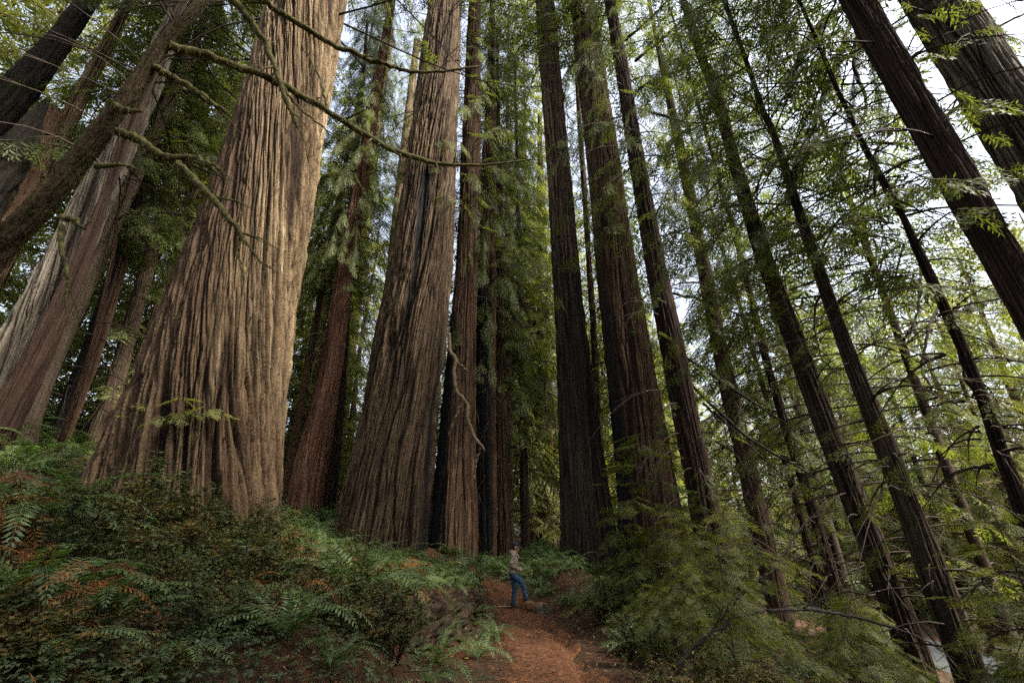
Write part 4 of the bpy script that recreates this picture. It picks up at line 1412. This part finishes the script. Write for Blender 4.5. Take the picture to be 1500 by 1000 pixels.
# ------------------------------------------------------------------ mossy leaning tree, upper left
def mossy_limb(parent, name, pts, mat, seed, tufts=60, hang=0.12, nseg=8, n=40):
    """ctrl rows x, y, z, radius"""
    rng = np.random.default_rng(seed)
    S = spline(pts, n)
    S[:, :3] += 0.012 * rng.normal(0, 1, (n, 3)) * np.clip(S[:, 3:4] / 0.05, 0.2, 1)
    tt = np.linspace(0, n * 0.22, n)
    for c in range(3):
        S[:, c] += 0.035 * gnoise(tt + seed * 1.7, tt * 0 + c * 3.3, seed % 50) * np.clip(np.arange(n) / 6, 0, 1) * min(1.0, 12 * float(S[:, 3].mean()) + 0.3) * (2.0 if tufts == 0 else 1.0)
    A, F = Acc(), Acc()
    loc = np.array(parent.matrix_world.translation if parent.parent is None else parent.location)
    loc = np.array(parent.location) if parent.parent is None else np.zeros(3)
    tube(A, S[:, :3] - loc, S[:, 3], nseg, 0.14, rng)
    o = obj(name, A.build(name, mat, True), parent)
    if tufts:
        q = []
        for k in range(tufts):
            i = rng.integers(0, n)
            r = S[i, 3]
            az = rng.uniform(0, 6.28)
            c = S[i, :3] - loc + np.array([math.cos(az), math.sin(az), rng.uniform(-1, 0.8)]) * r * 0.9
            l = hang * rng.uniform(0.25, 1.0) * (0.4 + min(1, r / 0.04))
            d = np.array([rng.uniform(-0.4, 0.4), rng.uniform(-0.4, 0.4), -1]) * l
            w = np.array([math.cos(az + 1.6), math.sin(az + 1.6), 0]) * l * rng.uniform(0.06, 0.16)
            q.append([c - w * 0.6, c + d * 0.5 - w, c + d, c + d * 0.45 + w])
        V = np.array(q).reshape(-1, 3)
        F.add(V, np.arange(len(V)).reshape(-1, 4))
        obj('moss', F.build('moss', M['moss']), o)['kind'] = 'stuff'
        for k in range(int(tufts / 90)):
            i = rng.integers(n // 3, n - 2)
            d = S[i + 1, :3] - S[i - 1, :3]
            d = d / np.linalg.norm(d) + rng.uniform(-0.9, 0.9, 3)
            l = rng.uniform(0.15, 0.45)
            p = S[i, :3] - loc
            B2 = Acc()
            tube(B2, [p, p + d * l * 0.5 + rng.normal(0, 0.02, 3), p + d * l + np.array([0, 0, -0.05])], [S[i, 3] * 0.5, S[i, 3] * 0.35, 0.003], 4)
            obj('twig', B2.build('twig', mat), o)
    return o


def pr(u, v, D, px):
    """control row: pixel, distance and half width in pixels"""
    return [*P(u, v, D), px * D / ray(u, v)[1] / FPX]


ml_pts = [pr(-330, 760, 4.4, 25.1), pr(-200, 610, 4.3, 22.3), pr(-70, 450, 4.2, 18.7), pr(0, 362, 4.2, 16.6), pr(70, 290, 4.2, 14.4), pr(130, 215, 4.2, 13.0), pr(185, 145, 4.2, 11.2), pr(235, 70, 4.2, 9.0), pr(285, 15, 4.2, 7.2), pr(340, -50, 4.3, 5.8), pr(420, -150, 4.5, 4.3)]
b0 = ml_pts[0]
mt = empty('mossy_tree', (b0[0], b0[1], zl(b0[0], b0[1])))
tag(mt, 'moss covered leaning tree crossing the upper left corner', 'tree')
NR = 300
S = spline(ml_pts, NR)
t_, s_, w_ = frames(S[:, :3])
n = 110
a = np.arange(n) * 2 * PI / n
Ug, Zg = np.meshgrid(np.arange(n) / n, np.arange(NR) * 0.037)
R = S[:, 3:4] * (1 + 0.16 * gnoise(Ug * 5, Zg * 0.8, 81, 5) + 0.16 * gnoise(Ug * 11, Zg * 2.0, 82, 11) - 0.18 * np.exp(-(gnoise(Ug * 9 + Zg * 0.3, Zg * 0.7, 83, 9) / 0.12) ** 2) + 0.10 * gnoise(Ug * 26, Zg * 5.0, 84, 26)) + 0.006 * rng.normal(0, 1, Ug.shape)
V = S[:, None, :3] + R[..., None] * (np.cos(a)[None, :, None] * s_[:, None, :] + np.sin(a)[None, :, None] * w_[:, None, :])
V = V.reshape(-1, 3) - np.array(mt.location)
i = np.arange(NR - 1)[:, None] * n
j = np.arange(n)[None, :]
jn = (j + 1) % n
Q = np.stack([i + j, i + jn, i + n + jn, i + n + j], -1).reshape(-1, 4)
nv = len(V)
obj('trunk', mesh('trunk', V, Q, M['bark_mossy'], True, {'furrow': np.zeros(nv), 'char': np.zeros(nv), 'red': np.zeros(nv)}, np.stack([Ug.ravel() * 1.6, Zg.ravel()], 1)), mt)
# moss fur on the leaning trunk
q = []
for k in range(9000):
    i_ = rng.integers(60, NR - 6)
    az = rng.uniform(0, 6.28)
    ci, si = math.cos(az), math.sin(az)
    c = S[i_, :3] + S[i_, 3] * 1.0 * (ci * s_[i_] + si * w_[i_])
    if gnoise(az * 1.2, i_ * 0.05, 85) + 0.25 * si < -0.02:
        continue
    l = rng.uniform(0.012, 0.045)
    d = (ci * s_[i_] + si * w_[i_]) * 0.4 * l + np.array([rng.uniform(-.4, .4), rng.uniform(-.4, .4), -1]) * l
    w = t_[i_] * l * 0.3
    q.append([c - w, c + d * 0.5 - w * 0.7, c + d, c + d * 0.5 + w * 0.7])
V = np.array(q).reshape(-1, 3) - np.array(mt.location)
obj('moss', mesh('moss', V, np.arange(len(V)).reshape(-1, 4), M['moss']), mt)['kind'] = 'stuff'
LIMBS = [
    ([(248, 66, 4.2, 6), (300, 80, 4.4, 5.5), (350, 97, 4.6, 5.2), (420, 128, 5.0, 4.6), (480, 163, 5.3, 4.4), (540, 200, 5.6, 4.2), (600, 229, 5.8, 3.6), (655, 241, 6.0, 2.6), (720, 241, 6.1, 1.6), (790, 234, 6.2, 0.8)], 150),
    ([(172, 192, 4.2, 6), (205, 205, 4.2, 5.5), (245, 229, 4.25, 5), (290, 236, 4.3, 4.2), (325, 249, 4.3, 3)], 70),
    ([(262, 238, 4.25, 4.5), (290, 268, 4.2, 5), (320, 300, 4.2, 4.5), (350, 337, 4.2, 3.5), (372, 372, 4.2, 1.6), (404, 400, 4.2, 0.7)], 70),
    ([(225, 98, 4.2, 5), (262, 118, 4.3, 4.4), (300, 142, 4.4, 3.8), (333, 166, 4.5, 2)], 50),
    ([(335, -8, 4.3, 6), (365, 28, 4.5, 5), (392, 70, 4.7, 4.5), (408, 118, 4.8, 4), (426, 165, 4.9, 3), (445, 205, 5.0, 1.4), (452, 240, 5.0, 0.7)], 70),
    ([(365, -12, 4.3, 5), (420, 24, 4.7, 4.4), (500, 72, 5.2, 3.6), (560, 94, 5.5, 3.0), (620, 106, 5.7, 2.2), (700, 98, 5.9, 1.3)], 60),
    ([(140, 244, 4.15, 4), (172, 242, 4.0, 2.5), (198, 246, 3.9, 1.2)], 10),
    ([(88, 318, 4.15, 4), (110, 324, 4.0, 3.2), (124, 336, 3.9, 2)], 16),
    ([(165, 150, 4.15, 5), (180, 162, 4.0, 4), (206, 160, 3.95, 2)], 10),
    ([(90, 330, 4.1, 3.5), (92, 370, 4.05, 3), (100, 410, 4.05, 2.5), (94, 440, 4.05, 1)], 60),
    ([(408, 118, 4.8, 2.0), (440, 160, 5.0, 1.5), (500, 205, 5.2, 0.8)], 0),
    ([(480, 163, 5.3, 2.0), (470, 120, 5.3, 1.5), (440, 60, 5.3, 0.7)], 0),
    ([(350, 337, 4.2, 2.0), (350, 375, 4.2, 1.5), (358, 410, 4.2, 0.6)], 20),
]
for k, (pts, tf_) in enumerate(LIMBS):
    mossy_limb(mt, 'mossy_branch', [pr(*p) for p in pts], M['moss_twig'], 500 + k, tf_ * 7, 0.055)

# crooked limb on the slim redwood beside the huge one
for k, pts in enumerate(([(658, 488, 19.0, 2.04), (659, 511, 18.9, 2.72), (667, 527, 18.8, 2.99), (665, 550, 18.7, 2.86), (669, 572, 18.7, 2.86), (683, 592, 18.7, 2.86), (686, 616, 18.7, 2.58), (697, 641, 18.7, 2.38), (711, 663, 18.7, 1.50)],
                         [(667, 527, 18.8, 2.38), (674, 534, 18.7, 1.90), (688, 545, 18.6, 0.54)],
                         [(677, 590, 18.7, 1.70), (667, 612, 18.7, 1.77), (657, 637, 18.8, 0.68)],
                         [(704, 655, 18.7, 1.63), (697, 678, 18.8, 1.63), (694, 702, 18.9, 0.82)])):
    o = mossy_limb(t2b, 'crooked_limb', [pr(*p) for p in pts], M['limb'], 540 + k, 0, 0, 8, 40)
    if k == 0:
        o['label'] = 'bare crooked limb winding down the front of the trunk'

# big fallen branches in the thicket on the right
def fallen(label, rows, seed, mat='twig_dark'):
    rng = np.random.default_rng(seed)
    C = np.array([pr(*r) for r in rows])
    b = C[0, :3]
    root = empty('fallen_branch', (b[0], b[1], b[2]))
    tag(root, label, 'branch')
    S = spline(C, 60)
    S[:, :3] += 0.01 * rng.normal(0, 1, (60, 3))
    A = Acc()
    tube(A, S[:, :3] - b, S[:, 3], 7, 0.12, rng)
    obj('stem', A.build('stem', M[mat], True), root)
    for k in range(7):
        i = rng.integers(15, 55)
        d = (S[i, :3] - S[i - 3, :3])
        d /= np.linalg.norm(d)
        d = d + rng.uniform(-0.9, 0.9, 3)
        A = Acc()
        L = rng.uniform(0.3, 0.9)
        p = S[i, :3] - b
        tube(A, [p, p + d * L * 0.5 + [0, 0, 0.03], p + d * L], [S[i, 3] * 0.45, S[i, 3] * 0.3, 0.003], 4)
        obj('side_twig', A.build('side_twig', M[mat]), root)
    return root


fallen('long dark fallen branch arching over the thicket right of the path', [(965, 1000, 6.0, 2.23), (1010, 955, 6.2, 2.23), (1060, 915, 6.5, 2.23), (1110, 897, 7.0, 1.79), (1180, 893, 7.6, 2.23), (1260, 905, 8.2, 2.01), (1340, 930, 8.8, 1.34), (1400, 965, 9.2, 0.67)], 601)
fallen('dark branch rising steeply out of the thicket towards the slope', [(990, 985, 6.3, 1.79), (1045, 920, 6.6, 1.79), (1095, 862, 7.0, 1.79), (1135, 830, 7.4, 1.43), (1180, 765, 7.8, 1.34), (1232, 742, 8.2, 0.53)], 602)

# long bare limbs that hang from the slope trees
def bare_limbs(root, rows_list, seed, mat='twig_dark'):
    for k, rows in enumerate(rows_list):
        mossy_limb(root, 'bare_branch', [pr(*r) for r in rows], M[mat], seed + k, 0, 0, 5, 26)


bare_limbs(t5, [[(1010, 560, 18.6, 2.6), (1060, 610, 17.5, 2.2), (1120, 655, 16.8, 1.8), (1180, 690, 16.2, 1.2), (1240, 740, 16, .7)],
                [(1000, 520, 18.6, 2.2), (1080, 575, 17.5, 1.8), (1150, 620, 17, 1.3), (1220, 690, 16.8, .7)],
                [(1030, 590, 18.6, 2), (1090, 645, 17.5, 1.6), (1160, 710, 17, .8)],
                [(985, 430, 18.6, 2), (1060, 450, 17.5, 1.5), (1140, 500, 17, .7)],
                [(935, 130, 18.6, 2.4), (1000, 100, 17.5, 1.6), (1070, 80, 17, .8)],
                [(930, 90, 18.6, 2.4), (990, 40, 17.5, 1.6), (1050, -10, 17, .8)],
                [(915, 60, 18.6, 2.2), (960, 20, 17.5, 1.5), (1010, -30, 17, .8)],
                [(938, 160, 18.6, 2.2), (1010, 180, 17.5, 1.6), (1090, 175, 17, .8)],
                [(1020, 640, 18.6, 2), (1070, 660, 17.5, 1.4), (1130, 740, 17, .7)]], 620)
bare_limbs(t10, [[(1400, 500, 12.2, 2.5), (1420, 560, 12, 3), (1450, 600, 12, 2.6), (1470, 640, 12, 2), (1462, 670, 12, 1.2)],
                 [(1380, 440, 12.2, 2.2), (1360, 480, 12, 2), (1350, 540, 12, 1.6), (1365, 570, 12, 1)],
                 [(1350, 390, 12.2, 2.2), (1345, 450, 12, 1.7), (1330, 500, 12, .8)]], 640)
bare_limbs(t11, [[(1262, 30, 10.8, 3.2), (1250, 90, 10.4, 2.8), (1268, 150, 10.2, 2.2), (1240, 220, 10, 1.2)],
                 [(1250, 20, 10.8, 3), (1222, 100, 10.4, 2.4), (1190, 190, 10.2, 1.7), (1170, 270, 10, .9)],
                 [(1345, 90, 10.8, 3), (1420, 60, 10.2, 2.4), (1500, 20, 9.8, 1.5)],
                 [(1385, 170, 10.8, 3), (1450, 130, 10.2, 2.2), (1530, 120, 9.8, 1.4)]], 650)


def spray_boughs(root, list_, seed, spray, every, mat, rad=0.02, tpls=None):
    """foliage boughs given by pixel rows, as parts of their tree"""
    rng = np.random.default_rng(seed)
    loc = np.array(root.location)
    for rows in list_:
        pts = spline([P(*r) for r in rows], 8) - loc
        L, A = Leaves(tpls or TPL_FINE, rng), Acc()
        leafy_limb(L, A, rng, pts, rad, spray, every, 0.1, 0.6)
        o = obj('bough', A.build('bough', M['twig']), root)
        obj('foliage', L.build('foliage', M[mat]), o)


spray_boughs(t11, [[(1350, 110, 10.6), (1390, 80, 9.8), (1440, 40, 9.2)], [(1420, 180, 10.6), (1470, 150, 9.6), (1530, 150, 9)], [(1400, 260, 10.4), (1370, 230, 9.8), (1330, 205, 9.4)],
                   [(1400, 60, 10), (1450, 90, 9), (1500, 130, 8.6)], [(1430, 10, 10), (1470, 50, 9), (1510, 60, 8.6)], [(1380, 290, 10.6), (1350, 275, 10), (1310, 290, 9.8)], [(1480, 420, 10.6), (1440, 430, 10), (1400, 460, 9.8)],
                   [(1300, 60, 10.6), (1340, 10, 10), (1390, -10, 9.6)]], 700, 0.40, 0.10, 'leaf_dark')
spray_boughs(t11, [[(1250, 20, 10.8), (1215, 110, 10.3), (1180, 200, 10.1), (1150, 290, 10)], [(1262, 30, 10.8), (1245, 150, 10.3), (1225, 260, 10)], [(1230, 0, 10.8), (1180, 60, 10.2), (1140, 150, 10)],
                   [(1270, 60, 10.6), (1290, 180, 10.2), (1270, 260, 10)], [(1225, -20, 10.8), (1160, -10, 10.2), (1110, 60, 10)], [(1236, 10, 10.8), (1200, 30, 10), (1160, 100, 9.6)]], 701, 0.5, 0.15, 'leaf_dark')
spray_boughs(t1, [[(200, 600, 7.9), (235, 590, 7.5), (270, 585, 7.3)], [(300, 610, 7.9), (285, 600, 7.5), (240, 610, 7.2)], [(320, 600, 7.9), (300, 595, 7.5), (330, 605, 7.2)]], 702, 0.32, 0.12, 'leaf_light', 0.007)

# ------------------------------------------------------------------ the person, the short log and the stick
def capsule(acc, p0, p1, r0, r1, n=12, flat=None):
    p0, p1 = np.array(p0, float), np.array(p1, float)
    d = p1 - p0
    L = np.linalg.norm(d)
    d = d / L
    rows = []
    for k in range(4):
        a = PI / 2 * (1 - k / 4)
        rows.append((p0 - d * r0 * math.sin(a), max(r0 * math.cos(a), 1e-4)))
    for k in range(5):
        f = k / 4
        rows.append((p0 + d * L * f, r0 + (r1 - r0) * f))
    for k in range(1, 5):
        a = PI / 2 * k / 4
        rows.append((p1 + d * r1 * math.sin(a), max(r1 * math.cos(a), 1e-4)))
    pts = np.array([r[0] for r in rows])
    s = np.cross(d, [0.3, 1, 0.2])
    s /= np.linalg.norm(s)
    w = np.cross(s, d)
    a = np.arange(n) * 2 * PI / n
    rad = np.array([r[1] for r in rows])
    off = np.cos(a)[None, :, None] * s + np.sin(a)[None, :, None] * w
    V = pts[:, None, :] + rad[:, None, None] * off
    if flat is not None:
        c = 0.5 * (p0 + p1)
        V = c + (V - c) * np.array(flat)
    m = len(rows)
    i = np.arange(m - 1)[:, None] * n
    j = np.arange(n)[None, :]
    jn = (j + 1) % n
    Q = np.stack([i + j, i + jn, i + n + jn, i + n + j], -1).reshape(-1, 4)
    acc.add(V.reshape(-1, 3), Q)


def remeshed(name, acc, mat, parent, vox, smooth=2):
    o = obj(name, acc.build(name, mat, True), parent)
    r = o.modifiers.new('remesh', 'REMESH')
    r.mode = 'VOXEL'
    r.voxel_size = vox
    r.use_smooth_shade = True
    if smooth:
        s = o.modifiers.new('smooth', 'SMOOTH')
        s.factor = 0.5
        s.iterations = smooth
    return o


M['skin'] = rough_mat('skin', [(0.3, (0.36, 0.19, 0.13)), (0.7, (0.44, 0.25, 0.18))], 12, 0.05, 0.002, rough=0.55)
M['hoodie'] = rough_mat('hoodie', [(0.3, (0.19, 0.140, 0.105)), (0.7, (0.27, 0.205, 0.16))], 26, 0.4, 0.006)
M['jeans'] = rough_mat('jeans', [(0.3, (0.018, 0.044, 0.080)), (0.7, (0.042, 0.085, 0.135))], 18, 0.3, 0.004)
M['cap'] = rough_mat('cap', [(0.3, (0.012, 0.020, 0.026)), (0.7, (0.022, 0.035, 0.042))], 14, 0.2, 0.003, rough=0.6)
M['shoe'] = rough_mat('shoe', [(0.3, (0.012, 0.012, 0.013)), (0.7, (0.030, 0.028, 0.027))], 14, 0.2, 0.003, rough=0.6)
M['hair'] = rough_mat('hair', [(0.3, (0.020, 0.012, 0.008)), (0.7, (0.050, 0.030, 0.018))], 30, 0.5, 0.004)
M['strings'] = rough_mat('strings', [(0.3, (0.45, 0.43, 0.40)), (0.7, (0.6, 0.58, 0.55))], 20, 0.1, 0.002)

px_, py_, pz_ = 0.06, 15.4, 0.0
pz_ = zl(px_, py_) + 0.03
person = empty('person', (px_, py_, pz_), math.radians(-6))
person.scale = (1.02, 1.02, 1.02)
tag(person, 'person in tan hoodie, jeans and dark cap resting one foot on a short log', 'person')
# the figure faces +x; its right side is towards the viewer (-y)
B = Acc()   # skin: head, neck, hands and arms
capsule(B, (0.055, 0, 1.60), (0.075, 0, 1.655), 0.078, 0.088, 16)          # skull
capsule(B, (0.10, 0, 1.565), (0.115, 0, 1.545), 0.055, 0.048, 14)          # jaw
capsule(B, (0.150, 0, 1.605), (0.178, 0, 1.580), 0.014, 0.017, 8)          # nose
capsule(B, (0.148, -0.022, 1.552), (0.148, 0.022, 1.552), 0.012, 0.012, 8)  # lips
capsule(B, (0.135, -0.045, 1.622), (0.135, 0.045, 1.622), 0.020, 0.020, 8)  # brow
for s in (-1, 1):
    capsule(B, (0.045, 0.082 * s, 1.61), (0.050, 0.088 * s, 1.575), 0.020, 0.014, 8)   # ear
    capsule(B, (0.0, 0.19 * s, 1.38), (-0.05, 0.235 * s, 1.12), 0.045, 0.038, 10)
    capsule(B, (-0.05, 0.235 * s, 1.12), (0.135, 0.135 * s, 1.015), 0.036, 0.026, 10)
    hx, hy, hz = 0.165, 0.115 * s, 0.998
    capsule(B, (0.135, 0.135 * s, 1.015), (hx + 0.02, hy - 0.015 * s, hz - 0.005), 0.028, 0.030, 10)
    for f in range(4):                                                     # fingers, slightly curled
        fy = 0.022 - 0.015 * f
        l = (0.036, 0.042, 0.040, 0.032)[f]
        k0 = np.array([hx + 0.035, hy - 0.02 * s, hz + fy])
        k1 = k0 + np.array([l, -0.022 * s, -0.006])
        k2 = k1 + np.array([l * 0.45, -0.030 * s, -0.012])
        capsule(B, k0, k1, 0.009, 0.0085, 6)
        capsule(B, k1, k2, 0.0085, 0.007, 6)
    capsule(B, (hx, hy, hz + 0.028), (hx + 0.045, hy - 0.012 * s, hz + 0.052), 0.011, 0.009, 6)  # thumb
capsule(B, (0.02, 0, 1.43), (0.055, 0, 1.56), 0.060, 0.054, 12)            # neck
capsule(B, (-0.01, 0, 1.0), (0.0, 0, 1.40), 0.10, 0.11, 12)                # trunk of the body under the clothes
for s, k in ((1, ((-0.02, 0.085, 0.90), (0.02, 0.09, 0.50), (-0.02, 0.09, 0.10))), (-1, ((0.0, -0.085, 0.90), (0.26, -0.10, 0.66), (0.36, -0.10, 0.29)))):
    capsule(B, k[0], k[1], 0.075, 0.052, 10)
    capsule(B, k[1], k[2], 0.050, 0.036, 10)
remeshed('body', B, M['skin'], person, 0.0085, 2)
H = Acc()
capsule(H, (-0.035, 0, 1.00), (-0.005, 0, 1.20), 0.155, 0.155, 18, (0.88, 1.12, 1))
capsule(H, (-0.005, 0, 1.18), (0.0, 0, 1.36), 0.158, 0.130, 18, (0.86, 1.28, 1))
capsule(H, (0.0, -0.14, 1.395), (0.0, 0.14, 1.395), 0.075, 0.075, 12)
for s in (-1, 1):
    capsule(H, (0.0, 0.185 * s, 1.38), (-0.055, 0.24 * s, 1.12), 0.078, 0.064, 12)
    capsule(H, (-0.055, 0.24 * s, 1.12), (0.125, 0.14 * s, 1.02), 0.064, 0.045, 12)
    capsule(H, (-0.05, 0.255 * s, 1.18), (-0.05, 0.245 * s, 1.20), 0.068, 0.07, 10)
capsule(H, (-0.075, -0.085, 1.465), (-0.075, 0.085, 1.465), 0.072, 0.072, 12)     # hood lying on the neck
capsule(H, (-0.03, -0.09, 1.50), (0.06, -0.055, 1.44), 0.040, 0.035, 10)
capsule(H, (-0.03, 0.09, 1.50), (0.06, 0.055, 1.44), 0.040, 0.035, 10)
capsule(H, (-0.03, -0.10, 0.945), (-0.03, 0.10, 0.945), 0.115, 0.115, 14, (1.0, 1.1, 0.65))   # hem
capsule(H, (0.09, -0.09, 1.03), (0.09, 0.09, 1.03), 0.055, 0.055, 10)             # pouch
ftx = bpy.data.textures.new('folds', 'CLOUDS')
ftx.noise_scale = 0.09
hood = remeshed('hoodie', H, M['hoodie'], person, 0.011, 2)
dm = hood.modifiers.new('folds', 'DISPLACE')
dm.texture = ftx
dm.strength = 0.016
D_ = Acc()
for s in (-1, 1):
    tube(D_, [(0.105, 0.035 * s, 1.43), (0.142, 0.04 * s, 1.36), (0.152, 0.04 * s, 1.28)], [0.005, 0.005, 0.006], 5)
obj('drawstrings', D_.build('drawstrings', M['strings']), hood)
J = Acc()
capsule(J, (-0.03, -0.055, 0.905), (-0.03, 0.055, 0.905), 0.118, 0.118, 14)
hl, hr = ((-0.03, 0.085, 0.88), (0.01, 0.09, 0.49), (-0.03, 0.09, 0.10)), ((-0.01, -0.085, 0.88), (0.255, -0.10, 0.655), (0.36, -0.10, 0.285))
for k in (hl, hr):
    capsule(J, k[0], k[1], 0.105, 0.074, 14)
    mid = [0.6 * k[1][c] + 0.4 * k[2][c] for c in range(3)]
    capsule(J, k[1], mid, 0.074, 0.072, 12)
    capsule(J, mid, k[2], 0.072, 0.060, 12)
jn_o = remeshed('jeans', J, M['jeans'], person, 0.011, 2)
dm = jn_o.modifiers.new('folds', 'DISPLACE')
dm.texture = ftx
dm.strength = 0.025
for s, (fx, fz, fy, tip) in enumerate(((-0.03, 0.035, 0.09, -0.01), (0.355, 0.215, -0.10, -0.035))):
    F = Acc()
    capsule(F, (fx - 0.05, fy, fz + 0.01), (fx + 0.15, fy + 0.01, fz + tip), 0.045, 0.042, 12, (1, 1.0, 1))
    capsule(F, (fx - 0.02, fy, fz + 0.09), (fx - 0.005, fy, fz + 0.02), 0.052, 0.052, 12)
    remeshed('boot', F, M['shoe'], person, 0.009, 1)
C_ = Acc()
th = np.arange(20) * 2 * PI / 20
rows = []
for k in range(8):
    a_ = PI / 2 * k / 7.0
    rows.append(np.stack([0.066 + 0.106 * math.cos(a_) * np.cos(th), 0.096 * math.cos(a_) * np.sin(th), 1.655 + 0.10 * math.sin(a_) + 0 * th], 1))
V = np.concatenate(rows)
i = np.arange(7)[:, None] * 20
j = np.arange(20)[None, :]
jn = (j + 1) % 20
C_.add(V, np.stack([i + j, i + jn, i + 20 + jn, i + 20 + j], -1).reshape(-1, 4))
cap = obj('cap', C_.build('cap', M['cap'], True), person)
cap.modifiers.new('thick', 'SOLIDIFY').thickness = 0.006
BR = Acc()
rows = []
for k in range(5):
    f = k / 4
    aa = np.linspace(-1.05, 1.05, 13)
    rows.append(np.stack([0.066 + (0.100 + 0.085 * f * np.cos(aa) ** 0.6) * np.cos(aa), 0.094 * np.sin(aa), 1.652 - 0.045 * f - 0.02 * np.sin(aa) ** 2], 1))
V = np.concatenate(rows)
i = np.arange(4)[:, None] * 13
j = np.arange(12)[None, :]
BR.add(V, np.stack([i + j, i + j + 1, i + 13 + j + 1, i + 13 + j], -1).reshape(-1, 4))
br = obj('brim', BR.build('brim', M['cap'], True), cap)
br.modifiers.new('thick', 'SOLIDIFY').thickness = 0.006
HA = Acc()
capsule(HA, (0.03, 0, 1.615), (0.045, 0, 1.66), 0.084, 0.09, 16)
capsule(HA, (0.0, 0, 1.57), (0.02, 0, 1.60), 0.065, 0.075, 14)
remeshed('hair', HA, M['hair'], person, 0.011, 1)

# short log under the raised foot
A0 = np.array([0.36, 15.45, 0.02])
A1 = np.array([0.86, 14.35, 0.0])
A0[2], A1[2] = zl(*A0[:2]) + 0.04, zl(*A1[:2]) + 0.09
lg = empty('short_log', (A0[0], A0[1], A0[2]))
tag(lg, 'short duff covered log lying on the path under the raised foot', 'log')
n, m = 36, 34
S = np.linspace(0, 1, m)[:, None] * (A1 - A0)[None, :]
t_, s_, w_ = frames(S)
Ug, Zg = np.meshgrid(np.arange(n) / n, np.linspace(0, 4, m))
R = 0.185 * (1 + 0.22 * gnoise(Ug * 4, Zg * 0.8, 91, 4) + 0.16 * gnoise(Ug * 13, Zg * 1.6, 92, 13) + 0.07 * gnoise(Ug * 30, Zg * 4, 93, 30))
R[0] *= 0.55
R[1] *= 0.85
a = np.arange(n) * 2 * PI / n
V = S[:, None, :] + R[..., None] * (np.cos(a)[None, :, None] * s_[:, None, :] + np.sin(a)[None, :, None] * w_[:, None, :])
V = np.vstack([V.reshape(-1, 3), S[:1]])
i = np.arange(m - 1)[:, None] * n
j = np.arange(n)[None, :]
jn = (j + 1) % n
Q = np.stack([i + j, i + jn, i + n + jn, i + n + j], -1).reshape(-1, 4)
T = np.array([((k + 1) % n, k, len(V) - 1) for k in range(n)])
lb = obj('bark', mesh('bark', V, [Q, T], M['log'], True), lg)
e0 = V[(m - 1) * n:m * n]
cen = e0.mean(0)
E = np.vstack([e0, cen + (e0 - cen) * 0.6 + t_[-1] * 0.012, cen[None] + t_[-1] * 0.0])
Q = np.array([(k, (k + 1) % n, n + (k + 1) % n, n + k) for k in range(n)])
T = np.array([(n + k, n + (k + 1) % n, 2 * n) for k in range(n)])
obj('cut_end', mesh('cut_end', E, [Q, T], M['log_end']), lg)

# mound of duff and roots right of the person is part of the land; a pale stick lies at the person's feet
sp_ = P(716, 893, 15.2)
A = Acc()
tube(A, [(0, 0, 0.02), (0.25, -0.03, 0.03), (0.62, 0.0, 0.02)], [0.014, 0.012, 0.006], 6)
sx = -0.62
tag(obj('stick', A.build('stick', M['twig_pale']), None, (sx, 15.15, zl(sx, 15.15) + 0.03)), 'pale bare stick lying on the path left of the person', 'stick')

for o in bpy.data.objects:
    if '_axis' in o.keys():
        del o['_axis']
